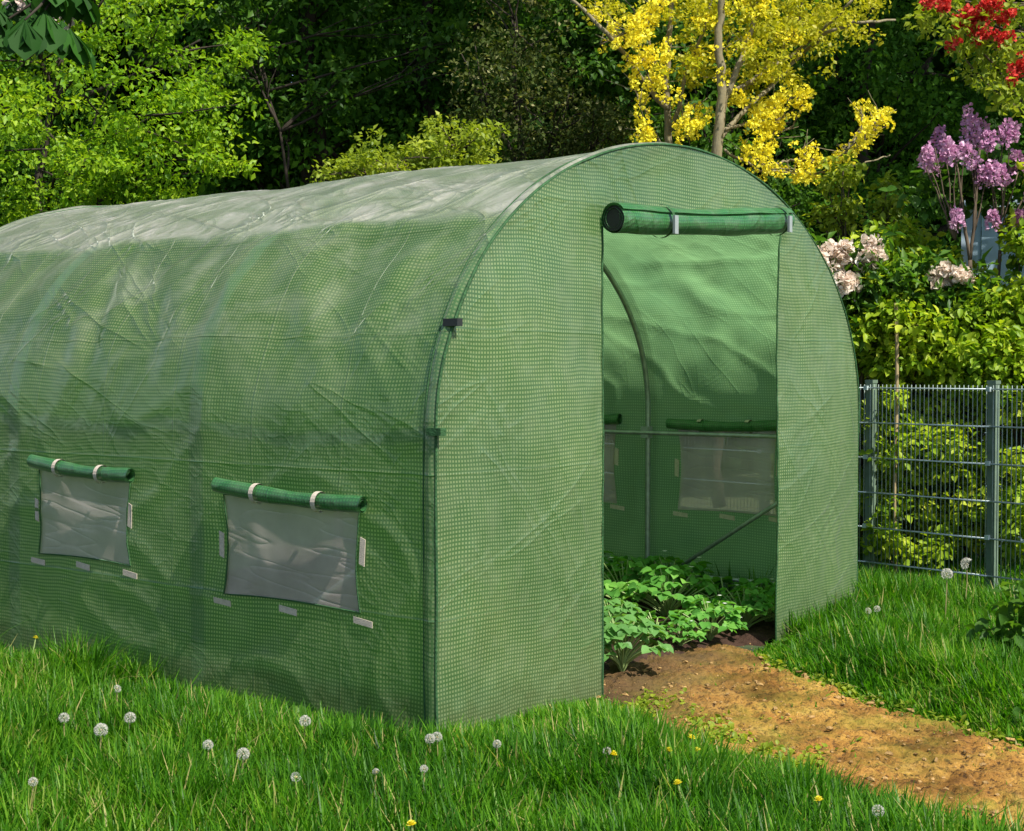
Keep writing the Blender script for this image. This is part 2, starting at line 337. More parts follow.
def path_mat():
    m, nt, out, N, lk = newmat('sandy_earth')
    g = N('NewGeometry'); P = g.outputs['Position']
    n = N('TexNoise', Scale=5, Detail=8, Roughness=.65); lk(P, n.inputs['Vector'])
    n2 = N('TexNoise', Scale=45, Detail=6, Roughness=.7); lk(P, n2.inputs['Vector'])
    n3 = N('TexNoise', Scale=3.1, Detail=6, Roughness=.65); lk(P, n3.inputs['Vector'])
    col = ramp(N, n.outputs['Fac'], [(.28, (.19, .09, .025)), (.45, (.34, .175, .04)), (.6, (.48, .28, .065)), (.75, (.57, .40, .13))], lk)
    col = mixc(N, lk, ramp(N, n2.outputs['Fac'], [(.38, (1, 1, 1)), (.5, (0, 0, 0))], lk), col, (.09, .05, .02))
    col = mixc(N, lk, ramp(N, n2.outputs['Fac'], [(.6, (0, 0, 0)), (.72, (.8, .8, .8))], lk), col, (.50, .38, .22))
    col = mixc(N, lk, ramp(N, n3.outputs['Fac'], [(.46, (0, 0, 0)), (.66, (.7, .7, .7))], lk), col, (.22, .22, .03))
    big = N('TexNoise', Scale=2.6, Detail=5, Roughness=.6); lk(P, big.inputs['Vector']); col = mixc(N, lk, 1.0, col, ramp(N, big.outputs['Fac'], [(.36, (.42, .36, .32)), (.5, (.95, .9, .85)), (.68, (1.2, 1.15, 1.05))], lk), 'MULTIPLY')
    # darker tone where the path meets the bed, by the door
    sp = N('SeparateXYZ'); lk(P, sp.inputs[0])
    dk = mth(N, lk, 'ADD', sp.outputs[1], mth(N, lk, 'MULTIPLY', mth(N, lk, 'SUBTRACT', n.outputs['Fac'], .5), 1.0))
    dk = mth(N, lk, 'ADD', dk, mth(N, lk, 'MULTIPLY', sp.outputs[0], -.35))
    col = mixc(N, lk, ramp(N, mth(N, lk, 'ADD', dk, 1.12), [(.22, (0, 0, 0)), (.75, (.85, .85, .85))], lk), col, (.09, .055, .03))
    b = N('Bump', Strength=1.0, Distance=.02); lk(n2.outputs['Fac'], b.inputs['Height'])
    p = N('BsdfPrincipled', Roughness=.95); p.inputs['Specular IOR Level'].default_value = .15
    lk(col, p.inputs['Base Color']); lk(b.outputs[0], p.inputs['Normal']); lk(p.outputs[0], out.inputs[0]); return m
M['path'] = path_mat()
M['soil'] = simple('dark_bed_soil', (.045, .025, .017), .95, .5, 30, 1.0, bscale=70, spec=.15)
M['stone'] = simple('tan_clod', (.30, .185, .07), .95, .4, 30, .8, bscale=90, spec=.2)

G = lambda *c: list(zip((0, .4, .75, 1), c))
M['l_bright'] = leaf_mat('bright_spring_leaf', G((.06, .17, .008), (.15, .29, .012), (.26, .40, .018), (.37, .48, .03)))
M['l_dark'] = leaf_mat('dark_tree_leaf', G((.03, .09, .011), (.05, .14, .015), (.085, .20, .018), (.16, .31, .026)), trans=.32, spec=.08, rough=.6)
M['l_mid'] = leaf_mat('mid_green_leaf', G((.03, .085, .012), (.05, .13, .015), (.085, .18, .022), (.13, .24, .03)))
M['l_lime'] = leaf_mat('lime_leaf', G((.13, .20, .015), (.20, .27, .022), (.28, .34, .03), (.36, .40, .05)))
M['l_olive'] = leaf_mat('olive_small_leaf', G((.022, .045, .010), (.045, .07, .015), (.10, .12, .03), (.46, .43, .22)), trans=.3, spec=.08, rough=.6)
M['l_hedge'] = leaf_mat('hedge_leaf', G((.11, .22, .012), (.22, .34, .018), (.36, .45, .028), (.50, .54, .06)))
M['l_wood'] = leaf_mat('woodland_leaf', G((.012, .03, .006), (.018, .048, .008), (.03, .075, .011), (.07, .14, .02)), trans=.25, spec=.08, rough=.6)
M['l_chest'] = leaf_mat('large_dark_leaf', G((.012, .045, .007), (.018, .065, .009), (.025, .085, .011), (.034, .11, .014)), trans=.25, spec=.08, rough=.6)
M['l_bed'] = leaf_mat('bed_plant_leaf', G((.055, .18, .03), (.09, .26, .042), (.14, .34, .055), (.21, .42, .08)), trans=.35)
M['l_bedpale'] = leaf_mat('pale_bed_plant_leaf', G((.08, .20, .05), (.11, .26, .065), (.16, .33, .09), (.22, .40, .13)), trans=.35)
M['p_yellow'] = leaf_mat('yellow_petal', G((.82, .69, .03), (.87, .77, .04), (.90, .83, .07), (.92, .88, .16)), trans=.4, rough=.6, tcol=(1.08, 1.02, .6), spec=.2)
M['p_yelgreen'] = leaf_mat('yellow_green_leaf', G((.25, .27, .012), (.36, .36, .02), (.45, .42, .025), (.55, .48, .04)), trans=.4)
M['p_lilac'] = leaf_mat('lilac_petal', G((.40, .16, .32), (.54, .26, .44), (.65, .38, .54), (.76, .52, .66)), trans=.3, rough=.6, tcol=(1, .9, 1), spec=.2)
M['p_red'] = leaf_mat('red_petal', G((.46, .02, .018), (.58, .04, .032), (.66, .07, .05), (.72, .14, .09)), trans=.3, rough=.6, tcol=(1.1, .8, .8), spec=.2)
M['p_cream'] = leaf_mat('cream_petal', G((.76, .60, .48), (.84, .70, .58), (.87, .78, .68), (.88, .84, .76)), trans=.45, rough=.6, tcol=(1, 1, 1), spec=.2)
M['p_white'] = leaf_mat('white_petal', G((.72, .72, .66),)*1 if False else G((.7, .7, .64), (.76, .76, .7), (.8, .8, .76), (.84, .84, .8)), trans=.3, rough=.6, tcol=(1, 1, 1))
M['p_clock'] = leaf_mat('dandelion_down', G((.66, .64, .55), (.72, .70, .62), (.78, .76, .68), (.82, .80, .74)), trans=.4, rough=.8, tcol=(1, 1, 1), spec=.1)
M['p_pinkwhite'] = leaf_mat('pale_pink_candle_petal', G((.5, .36, .30), (.58, .44, .38), (.62, .5, .44), (.7, .6, .52)), trans=.3, tcol=(1, 1, 1))

# ------------------------------------------------------------------ setting: ground, path, bed soil
def nz(x, y, s, seed=0.0): return mnoise.noise(Vector((x*s+seed, y*s-seed*1.7, seed)))
def sheet(xs, ys, zf):
    X, Y = np.meshgrid(xs, ys, indexing='ij'); Z = np.array([[zf(x, y) for y in ys] for x in xs])
    V = np.stack([X, Y, Z], -1).reshape(-1, 3); nx, ny = len(xs), len(ys)
    i = np.arange(nx-1)[:, None]*ny+np.arange(ny-1)[None]
    return V, np.stack([i, i+ny, i+ny+1, i+1], -1).reshape(-1, 4)
def gz(x, y):
    r = math.hypot(x-1, y)
    return .02*nz(x, y, .9, 3.1)*min(1, r/3)-.055
ax = np.concatenate([[-80, -40, -20, -12], np.arange(-8, 12.1, .5), [16, 24, 40, 80]])
V, F = sheet(ax, ax, gz)
tag(np_mesh('ground', V, F, M['ground'], smooth=True), kind='structure')
# path: from the bed in the doorway straight out to the front
PL = [(.35, .98), (.05, .90), (-.26, .66), (-.66, .42), (-.95, .34), (-1.38, .24), (-1.78, .14), (-2.6, .0), (-5, -.5)]
PR = [(.35, 2.0), (.05, 2.08), (-.23, 1.80), (-.8, 1.45), (-1.1, 1.28), (-1.46, 1.14), (-1.8, 1.05), (-2.6, .9), (-5, .5)]
def edge(tab, y):
    t = np.array(tab)[::-1]; return np.interp(y, t[:, 0], t[:, 1])
def path_lr(y):
    l = edge(PL, y)+.05*nz(0, y, 4, 1.3)+.03*nz(0, y, 13, 2.3); r = edge(PR, y)+.05*nz(0, y, 4, 7.3)+.03*nz(0, y, 13, 9.3)
    return float(l), float(r)
ys = np.arange(-4.6, .36, .0145); us = np.linspace(-.06, 1.06, 84); PV = []
for y in ys:
    l, r = path_lr(y)
    for u in us:
        x = l+(r-l)*u; e = min(u+.06, 1.06-u)/.12
        z = .014*nz(x, y, 7, 4)+.014*nz(x, y, 22, 5)+.010*nz(x, y, 55, 6)
        k = nz(x, y, 16, 12); z += -.016*max(0, k-.35)/.3 if k > .35 else 0
        PV.append((x, y, -.085+.06*min(1, e)+z*min(1, e)))
nx, ny = len(ys), len(us); i = np.arange(nx-1)[:, None]*ny+np.arange(ny-1)[None]
tag(np_mesh('path', PV, np.stack([i, i+1, i+ny+1, i+ny], -1).reshape(-1, 4), M['path'], smooth=True), kind='structure')
V, F = sheet(np.arange(.06, 2.95, .03), np.arange(.04, 3.42, .03), lambda x, y: .0+.03*nz(x, y, 3.5, 8)+.02*nz(x, y, 11, 9)-.10*max(0, 1-max(0, y)/.3)*(1 if .7 < x < 2.2 else .3))
tag(np_mesh('soil_bed', V, F, M['soil'], smooth=True), kind='structure')
# clods lying on the path
mb = MB()
def blob(mb, c, r, sq=.6, seed=0):
    t = (1+5**.5)/2
    v = unit(np.array([(-1,t,0),(1,t,0),(-1,-t,0),(1,-t,0),(0,-1,t),(0,1,t),(0,-1,-t),(0,1,-t),(t,0,-1),(t,0,1),(-t,0,-1),(-t,0,1)], float))
    f = [(0,11,5),(0,5,1),(0,1,7),(0,7,10),(0,10,11),(1,5,9),(5,11,4),(11,10,2),(10,7,6),(7,1,8),(3,9,4),(3,4,2),(3,2,6),(3,6,8),(3,8,9),(4,9,5),(2,4,11),(6,2,10),(8,6,7),(9,8,1)]
    s = 1+.3*rng.normal(size=(12, 1)).clip(-1.5, 1.5); a = rng.random()*6; c_, s_ = math.cos(a), math.sin(a)
    v = v*s*np.array([1.2, .9, sq])@np.array([[c_, s_, 0], [-s_, c_, 0], [0, 0, 1]])
    mb.add(np.asarray(c)+v*r, f)
for k in range(1500):
    y = rng.uniform(-3.2, .1); l, r = path_lr(y); x = l+(r-l)*rng.random()
    blob(mb, (x, y, -.022), .002+.010*rng.random()**5)
gc = []
for k in range(800):
    y = rng.uniform(-1.1, -.12); l, r = path_lr(y); x = l+abs(rng.normal())*.17-.06
    if nz(x, y, 6, 21) > -.05: gc.append((x, y, -.03, .03))
for k in range(160):
    y = rng.uniform(-3, -.1); l, r = path_lr(y); x = r-abs(rng.normal())*.06+.03; gc.append((x, y, -.03, .025))
tag(foliage('ground_cover', gc, 12, .017, M['l_lime'], None, T=T7, wid=.8, up=1.5), 'low yellow green ground cover creeping over the left path edge', 'ground cover', kind='stuff')
tag(mb.build('clods', M['stone'], smooth=False), kind='stuff', label='small tan clods of earth scattered over the sandy path', cat='clods')

# ------------------------------------------------------------------ greenhouse
gh = empty('greenhouse', (0, 0, 0), label='green woven film tunnel greenhouse with round roof and open rolled up door', cat='greenhouse')
LW = [(.335, 1.005, .345, .70), (1.545, 2.14, .40, .74), (2.75, 3.30, .40, .74)]      # y0,y1,z0,z1
RW = [(.42, .98, .43, .86), (1.37, 1.97, .44, .87), (2.52, 3.08, .44, .87)]
def disp(s, y):
    """outward offset of the film: taut over hoops and purlins, slack and creased between"""
    b = (y/BAY) % 1.0; sl = math.sin(PI*b)
    arc = max(0.0, math.sin(PI*min(1, max(0, (s-.5)/(STOT-1.0)))))
    d = -.020*sl**1.2*(.45+.55*min(1, arc/.9))*(1-.6*max(0, arc-.75)/.25)
    for ps in PURS:
        a = abs(s-ps); d += .036*math.exp(-a/.05)*sl
        below = (ps-s) if ps == PUR else (s-ps)
        if 0 < below < .75: # hanging folds under the purlin
            f = below/.75; d += .016*math.sin(PI*f)**.7*(math.sin(y*17+2.2*nz(y, s, 2.2, 5)*3+below*5)*.5+.6*nz(y*1.5, s, 5, 2))*(.4+sl)
    d += .011*nz(y, s, 1.7, 1.5)+.0025*nz(y, s, 5.5, 2.5)*(1+sl)
    r = 1-abs(nz(y*.8+s*.5, s*1.3-y*.3, 2.3, 7.7))*3.2
    if r > 0: d += .008*r**4
    d += -.010*math.exp(-abs(s-STOT+1.0)/.05) if False else 0
    edge_ = min(1, y/.10, (L-y)/.10)
    slv = math.exp(-((y-.024)/.018)**2)+math.exp(-((L-y-.024)/.018)**2)      # sleeve over the end poles
    return d*max(0, edge_)+slv*(.012+.005*nz(s*3, y, 2.0, 6.1))
def warp(y, s, right):
    """the openings are drawn in at their sides and sag: in-plane shift of the film"""
    dy = ds = 0.0
    for a, b, c, d in (RW if right else LW):
        sa, sb = sorted((s_of_z(c, right), s_of_z(d, right))); v = (s-sa)/(sb-sa)
        if -.15 < v < 1.15 and a-.12 < y < b+.12:
            m = math.sin(PI*min(1, max(0, v)))
            dy += .018*m*(max(0, 1-abs(y-a)/.12)-max(0, 1-abs(y-b)/.12))
            u = min(1, max(0, (y-a)/(b-a))); ds += .008*math.sin(PI*u)*max(0, 1-abs(s-(sa if not right else sb))/.12)*(1 if not right else -1)
            dy += .006*nz(y, s, 6, 3.9)*max(0, 1-abs(y-(a if abs(y-a) < abs(y-b) else b))/.1)
    return dy, ds
def axis_with(a, b, step, marks):
    g = list(np.arange(a, b, step))+[b]; g = [v for v in g if min([abs(v-m) for m in marks]+[9]) > step*.35]
    return np.array(sorted(g+list(marks)))
ym = sorted({v for w in LW+RW for v in w[:2]})
sm = sorted({s_of_z(z) for w in LW for z in w[2:]} | {s_of_z(z, True) for w in RW for z in w[2:]})
Y = axis_with(0, L, .019, ym); S_ = axis_with(0, STOT, .019, sm)
X0, Z0, NX, NZ = prof_at(S_)
VV = []; UV = []
for i, s in enumerate(S_):
    for y in Y:
        d = disp(s, y); dy, ds = warp(y, s, s > STOT/2) if (s < 1.2 or s > STOT-1.2) else (0, 0)
        VV.append((X0[i]+NX[i]*d, y+dy, Z0[i]+NZ[i]*d+(ds if s < STOT/2 else -ds))); UV.append((y, s))
ny = len(Y); F = []
wins = [(a, b, s_of_z(c), s_of_z(d)) for a, b, c, d in LW]+[(a, b, s_of_z(d, True), s_of_z(c, True)) for a, b, c, d in RW]
for i in range(len(S_)-1):
    sc_ = (S_[i]+S_[i+1])/2
    for j in range(ny-1):
        yc = (Y[j]+Y[j+1])/2
        if any(a < yc < b and c < sc_ < d for a, b, c, d in wins): continue
        F.append((i*ny+j, (i+1)*ny+j, (i+1)*ny+j+1, i*ny+j+1))
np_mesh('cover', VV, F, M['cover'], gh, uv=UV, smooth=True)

# end panels
DX0, DX1, DZ0, DZ1 = .895, 2.205, 1.655, 1.735          # door opening, its top edge rises a little to the right
def arch_top(x): return HS+(H-HS)*math.sqrt(max(0, 1-((x-W/2)/(W/2))**2))
def panel_piece(V, UV, F, xs, lo, hi, nt, yf):
    b = len(V)
    for x in xs:
        for t in np.linspace(0, 1, nt):
            z = lo(x)+(hi(x)-lo(x))*t; V.append((x, yf(x, z), z)); UV.append((x+.37, z+.11))
    for i in range(len(xs)-1):
        for j in range(nt-1):
            k = b+i*nt+j; F.append((k, k+nt, k+nt+1, k+1))
def front_y(x, z):
    e = min(1, max(0, min(x, W-x, arch_top(x)-z)/.12)); dd = min(1, min(abs(x-DX0), abs(x-DX1))/.1+ (0 if z < 1.7 else 1))
    return -.004+(.022*nz(x, z, 1.7, 3.3)+.008*nz(x*1.8, z*.8, 4.5, 6.6)+.004*math.sin(z*38+3*nz(x, z, 3, 1))*math.exp(-min(abs(x-DX0), abs(x-DX1))/.06)-.024*math.sin(PI*min(1, z/1.6))*math.sin(PI*min(1, x/.9) if x < .9 else PI*min(1, (W-x)/.8)))*e*(.35+.65*dd)
cosx = W/2-W/2*np.cos(np.linspace(0, PI, 150))
V, UV, F = [], [], []
floor_ = lambda x: -.11
panel_piece(V, UV, F, sorted([x for x in cosx if x < DX0-.004]+[DX0]), floor_, arch_top, 90, front_y)
panel_piece(V, UV, F, sorted([x for x in cosx if x > DX1+.004]+[DX1]), floor_, arch_top, 90, front_y)
dtop = lambda x: DZ0+(DZ1-DZ0)*(x-DX0)/(DX1-DX0)
panel_piece(V, UV, F, [DX0]+[x for x in cosx if DX0+.004 < x < DX1-.004]+[DX1], dtop, arch_top, 22, front_y)
np_mesh('front_panel', V, F, M['panel'], gh, uv=UV, smooth=True)
V, UV, F = [], [], []
panel_piece(V, UV, F, list(cosx), floor_, arch_top, 60, lambda x, z: L+.004+.012*nz(x, z, 2, 5)*min(1, (arch_top(x)-z)/.1+.0))
np_mesh('back_panel', V, F, M['panel'], gh, uv=UV, smooth=True)
# hem seams along the front and back arch: flattened dark tape with a cord in it
for yy, sgn in ((0, -1), (L, 1)):
    mb = MB(); s = np.linspace(.03, STOT-.03, 160)
    for (r, off, dy) in ((.0055, .001, -.001), (.004, .002, .048)):
        wv = np.array([.009*nz(a, 0, 3, 2+r*100) for a in s])
        x, z, _, _ = prof_at(s, off); mb.tube(np.stack([x, yy-sgn*dy*-1*(-1)+wv*1.0, z], -1), r, 6)
    mb.build('hem_seam', M['seam'], gh, smooth=True)
# door edge binding
for x in (DX0, DX1):
    mb = MB(); mb.tube([(x, front_y(x, z)-.001, z) for z in np.linspace(-.08, dtop(x), 24)], .0045, 6)
    mb.build('door_binding', M['seam'], gh, smooth=True)
# frame
fr = .0135
for k in range(4):
    y = min(max(k*BAY, .022), L-.022); mb = MB(); x, z, _, _ = prof_at(np.linspace(.02, STOT-.02, 90), -.019 if k in (0, 3) else -.034)
    mb.tube(np.stack([x, 0*x+y, z], -1), fr, 8); h = mb.build('hoop', M['steel'], gh, smooth=True)
    for sr in (s_of_z(.93), s_of_z(.82, True)):
        mbc = MB(); xx, zz, _, _ = prof_at(np.array([sr]), -.034); mbc.box((-.022, -.022 if 0 < k < 3 else -.008, -.03), (.022, .022 if 0 < k < 3 else .008, .03), o=(xx[0]+(.012 if xx[0] < 1 else -.012), y+(.022 if k == 0 else -.022 if k == 3 else 0), zz[0]))
        mbc.build('joint', M['buckle'], h)
for s, off in ((s_of_z(.93), -.062), (s_of_z(.82, True), -.062), (PURS[0], -.05), (s_of_z(.10), -.05), (s_of_z(.10, True), -.05)):
    mb = MB(); x, z, _, _ = prof_at(np.array([s]), off); mb.tube([(x[0], .03, z[0]), (x[0], L/2, z[0]-.004), (x[0], L-.03, z[0])], .011, 8)
    mb.build('rail', M['steel'], gh, smooth=True)
for x in (.075, W-.075):
    for y0, y1 in ((.03, BAY), (L-.03, L-BAY)):
        mb = MB(); mb.tube([(x, y0, .72), (x, (y0+y1)/2, .36), (x, y1, .0)], .0105, 8); mb.build('brace', M['steel'], gh, smooth=True)
mb = MB(); mb.tube([(0.03, L-.05, .82), (W-.03, L-.05, .82)], .011, 8); mb.build('rail', M['steel'], gh, smooth=True)

def spiral_roll(A, B, r0, turns, mat, name, parent, squash=.85, end_flare=.0, nseg=40):
    A = np.asarray(A, float); B = np.asarray(B, float); ax = unit(B-A); up = np.array([0, 0, 1.]); sd = unit(np.cross(ax, up)); up = np.cross(sd, ax)
    k = int(turns*22); V = []; UV = []; F = []
    for i in range(nseg+1):
        t = i/nseg; c = A+(B-A)*t; w = 1+.06*math.sin(t*9+1)+.05*nz(t*5, 0, 2, r0*90)
        c = c-np.array([0, 0, .012])*math.sin(PI*t)
        for j in range(k+1):
            a = 2*PI*turns*j/k; rr = r0*w*(1-.5*j/k)*(1+.05*nz(t*6, a, 1.2, 4)*1.5)
            V.append(c+sd*math.cos(a+.6)*rr*squash+up*math.sin(a+.6)*rr); UV.append((t*np.linalg.norm(B-A), a*r0))
    n = k+1
    for i in range(nseg):
        for j in range(k): F.append((i*n+j, (i+1)*n+j, (i+1)*n+j+1, i*n+j+1))
    return np_mesh(name, V, F, mat, parent, uv=UV, smooth=True)
# door roll
DA = np.array((.880, -.062, 1.678)); DB = np.array((2.165, -.058, 1.772))
dr = spiral_roll(DA, DB, .056, 3.0, M['roll'], 'door_roll', gh, squash=.95)
mb = MB(); mb.tube([DA+np.array((.004, 0, 0)), DA+np.array((.10, 0, 0))], [.045, .044], 24); mb.build('roll_core', M['core'], dr)
for t in (.245, .94):
    c = DA+(DB-DA)*t-np.array([0, 0, .012])*math.sin(PI*t); mb = MB()
    a = np.linspace(-2.2, 1.7, 14)
    lo = [c+np.array([-.008, -math.cos(q_)*.060, math.sin(q_)*.062]) for q_ in a]; hi = [p+np.array([.016, 0, 0]) for p in lo]
    mb.add(np.array(lo+hi), [(i, i+1, 14+i+1, 14+i) for i in range(13)])
    mb.build('tie_strap', M['seam'], dr)
    mb = MB(); mb.box((-.012, -.006, -.038), (.012, .004, .03), o=c+np.array([0, -.062, -.012])); mb.build('buckle', M['buckle'], dr)

# windows
def window(w, right):
    y0, y1, z0, z1 = w; sx = -1 if not right else 1; x = 0 if not right else W
    V = []; UV = []; nyy, nzz = 26, 18
    for i in range(nyy):
        for j in range(nzz):
            u, v = i/(nyy-1), j/(nzz-1); y = y0-.006+(y1-y0+.012)*u; z = z0-.006+(z1-z0+.012)*v
            s = s_of_z(z, right); d = disp(s, y)-.006-.006*math.sin(PI*u)*math.sin(PI*v)+.004*nz(y*2, z*3, 4, 8)*math.sin(PI*u)
            dy, ds = warp(y, s, right); V.append((x+sx*d, y+dy, z+(ds if not right else -ds))); UV.append((y, z))
    F = [(i*nzz+j, (i+1)*nzz+j, (i+1)*nzz+j+1, i*nzz+j+1) for i in range(nyy-1) for j in range(nzz-1)]
    wo = np_mesh('window', V, F, M['film'], gh, uv=UV, smooth=True)
    at_ = lambda y, z, o: np.array((x+sx*(disp(s_of_z(z, right), y)+o), y+warp(y, s_of_z(z, right), right)[0], z+warp(y, s_of_z(z, right), right)[1]*(1 if not right else -1)))
    # thin hem round the opening
    mb = MB(); cy = [y0, y1]
    ring = [at_(y, z0, .002) for y in np.linspace(y0, y1, 14)]+[at_(y1, z, .002) for z in np.linspace(z0, z1, 9)[1:]]+[at_(y, z1, .002) for y in np.linspace(y1, y0, 14)[1:]]+[at_(y0, z, .002) for z in np.linspace(z1, z0, 9)[1:]]
    mb.tube(ring, .003, 5, cap=False); mb.build('hem', M['seam'], wo, smooth=True)
    io = -1 if right else 1
    A = at_(y0-.045, z1+(.004 if not right else .012), .036*io); B = at_(y1+(.0 if not right else .05), z1+(.035 if not right else .006), .036*io)
    ro = spiral_roll(A, B, .029, 2.4, M['roll'], 'flap_roll', wo, squash=.85, nseg=26)
    for t in (.28, .70):
        c = A+(B-A)*t-np.array([0, 0, .012])*math.sin(PI*t); a = np.linspace(-2.0, 2.4, 14)
        lo = [c+np.array([sx*math.cos(q_)*.033, -.011, math.sin(q_)*.035]) for q_ in a]; hi = [p+np.array([0, .022, 0]) for p in lo]
        mb = MB(); mb.add(np.array(lo+hi), [(i, i+1, 14+i+1, 14+i) for i in range(13)]); mb.build('strap', M['strap'], wo)
    tabs = [(y0-.02, z0+(z1-z0)*.55, 0), (y1+.022, z0+(z1-z0)*.5, 0), (y0-.005, z0-.03, 1), ((y0+y1)/2, z0-.032, 1), (y1+.0, z0-.03, 1)]
    for y, z, hz in tabs:
        z += rng.normal()*.006; y += rng.normal()*.006; hw, hh = (.044, .0105) if hz else (.0105, .044)
        P_ = [at_(y+a*hw, z+b*hh+(a*.004), o) for o in ((.002, .0045) if not right else (-.0045, -.002)) for a, b in ((-1, -1), (1, -1), (1, 1), (-1, 1))]
        mb = MB(); mb.add(np.array(P_), [(0, 3, 2, 1), (4, 5, 6, 7), (0, 1, 5, 4), (1, 2, 6, 5), (2, 3, 7, 6), (3, 0, 4, 7)]); mb.build('velcro_tab', M['strap'], wo)
for w in LW: window(w, False)
for w in RW: window(w, True)
# black tie on the front hoop at the left shoulder, and one on the side rail end
for (x, z) in ((.03, 1.31), (.005, .93)):
    s = SL[np.hypot(prof[:, 0]-x, prof[:, 1]-z).argmin()]; mb = MB()
    xx, zz, nx_, nz_ = prof_at(np.array([s]), .008)
    mb.box((-.012, -.03, -.012), (.014, .03, .012), o=(xx[0], -.005, zz[0])); mb.build('tie', M['tie'] if z > 1 else M['seam'], gh)

# ------------------------------------------------------------------ fence
fence = empty('wire_fence', (4.36, .6, 0), label='grey green double wire mesh fence with square posts in front of the leafy hedge', cat='fence')
FA = np.array((4.36, .60)); FD = np.array((4.17-4.36, -.39-.60)); FD = FD/np.linalg.norm(FD)
def fpt(d, z): return np.array((FD[0]*d, FD[1]*d, z))
FN = np.array((-FD[1], FD[0], 0)); ROT = np.array([[FD[0], FN[0], 0], [FD[1], FN[1], 0], [0, 0, 1]])
posts = [.02+.775*k for k in range(-4, 4)]; ZT = 1.055
for d in posts:
    mb = MB(); mb.box((-.024, -.02, -.1), (.024, .02, ZT+.012), ROT, fpt(d, 0)+FN*.036); p = mb.build('post', M['fence_green'], fence)
    mb = MB(); mb.box((-.027, -.024, 0), (.027, .024, .018), ROT, fpt(d, ZT+.0125)+FN*.036); mb.build('cap', M['fence_green'], p)
    for z in np.linspace(.06, ZT-.015, 6)[[1, 3, 5]]:
        mb = MB(); mb.box((-.012, -.018, -.012), (.012, .0, .012), ROT, fpt(d, z)+FN*.0155-FN*.02)
        mb.build('clip', M['fence_wire'], p)
HZ = np.linspace(.05, ZT-.015, 6)
for d0, d1 in zip(posts[:-1], posts[1:]):
    mb = MB()
    for z in HZ:
        for o in (-.0065, .0065): mb.tube([fpt(d0-.0, z)+FN*o, fpt(d1, z)+FN*o], .0042, 6)
    pn = mb.build('panel', M['fence_wire'], fence, smooth=True)
    mb = MB()
    for k in range(28):
        d = d0+.02+(d1-d0-.04)*k/27; mb.tube([fpt(d, -.03), fpt(d, ZT+.005)], .0027, 5)
    mb.build('upright_rods', M['rod'], pn, smooth=True)

# ------------------------------------------------------------------ trees, shrubs
def trunk_obj(paths, mat, parent, name='trunk', sides=7):
    mb = MB()
    for P, r0, r1 in paths: mb.tube(P, np.linspace(r0, r1, len(P)), sides)
    return mb.build(name, mat, parent, smooth=True)
def base_of(px, d): p = at(px, 370, d); return np.array((p[0], p[1], -.03))
def tree(px, d, label, cat, mat, lobes, per, size, bark, tr=.09, name='tree', T=T4, group=None, flat=.65, wid=.6, up=.7, clump=(.18, .34)):
    """lobes: (px, py, depth, rx, rz, clumps)"""
    b = base_of(px, d); e = empty(name, b, label=label, cat=cat, group=group)
    cl = []; paths = []
    top = max((at(a[0], a[1], a[2]) for a in lobes), key=lambda p: p[2])-b
    main = wob((0, 0, 0), top*np.array([1, 1, .92]), 12, .10); paths.append((main, tr, tr*.25))
    for (lx, ly, ld, rx, rz, n) in lobes:
        c = at(lx, ly, ld)-b; k = lobe(c, (rx, rx, rz), n, r=clump); cl.append(k)
        st = main[int(np.argmin(abs(main[:, 2]-max(.3, c[2]-.8*rz-.3))))]
        lb = wob(st, c, 8, .12); paths.append((lb, tr*.45, tr*.12))
        for q in k[rng.choice(len(k), min(len(k), 9), replace=False)]:
            s = lb[rng.integers(3, 8)]; paths.append((wob(s, q[:3], 6, .12), tr*.16, .004))
    trunk_obj(paths, bark, e)
    cl = np.concatenate(cl); cl = cl[(cl[:, 2]+b[2]) > .1]
    foliage('crown', cl, per, size, mat, e, T=T, flat=flat, wid=wid, up=up)
    return e, b
# far wood that reads as one mass
cl = []
for k in range(2900):
    px = rng.uniform(-700, 1750); d = rng.uniform(17, 22); z = rng.uniform(.2, 9.5)
    p = at(px, 370, d); cl.append((p[0], p[1], z, rng.uniform(.5, .95)))
o = foliage('woodland', cl, 100, .24, M['l_wood'], None, wid=.75)
tag(o, 'dark dense woodland closing the view behind all the garden shrubs', 'woodland', kind='stuff')

tree(60, 11.6, 'bright fresh green broadleaf tree filling the upper left behind the tunnel roof', 'tree', M['l_bright'],
     [(120, 120, 10.8, 1.0, .75, 50), (60, 150, 11, .7, .6, 34), (175, 160, 10.9, .55, .5, 30), (200, 40, 11.2, .6, .5, 18), (110, -10, 11.4, 1.0, .6, 30), (40, 20, 11.6, .7, .6, 30), (90, 260, 11.2, .9, .7, 50), (60, -160, 12, 1.2, .7, 40), (10, 260, 11.6, .8, .5, 40)], 84, .045, M['bark_dark'], tr=.06, name='bright_tree', clump=(.13, .24), flat=.45)
tree(-130, 13, 'dark green tree at the left edge behind the bright tree', 'tree', M['l_dark'],
     [(-120, 60, 12.8, 1.2, 1.2, 60), (-60, 190, 12.6, .9, .8, 50), (10, 120, 13.2, .9, 1.2, 55), (-100, -150, 13, 1.6, 1.2, 60)], 60, .075, M['bark_dark'], name='dark_tree')
tree(290, 13.2, 'tall dark green tree right of the bright tree, dark stem forking low', 'tree', M['l_dark'],
     [(270, 60, 12.8, .9, .9, 70), (330, 150, 13, .9, .7, 60), (240, 150, 13, .6, .6, 40), (300, -60, 12.6, 1.2, .8, 70), (330, -220, 12.3, 1.9, 1.0, 80), (340, 250, 13.2, 1.0, .7, 40)], 62, .075, M['bark_dark'], tr=.14, name='dark_tree')
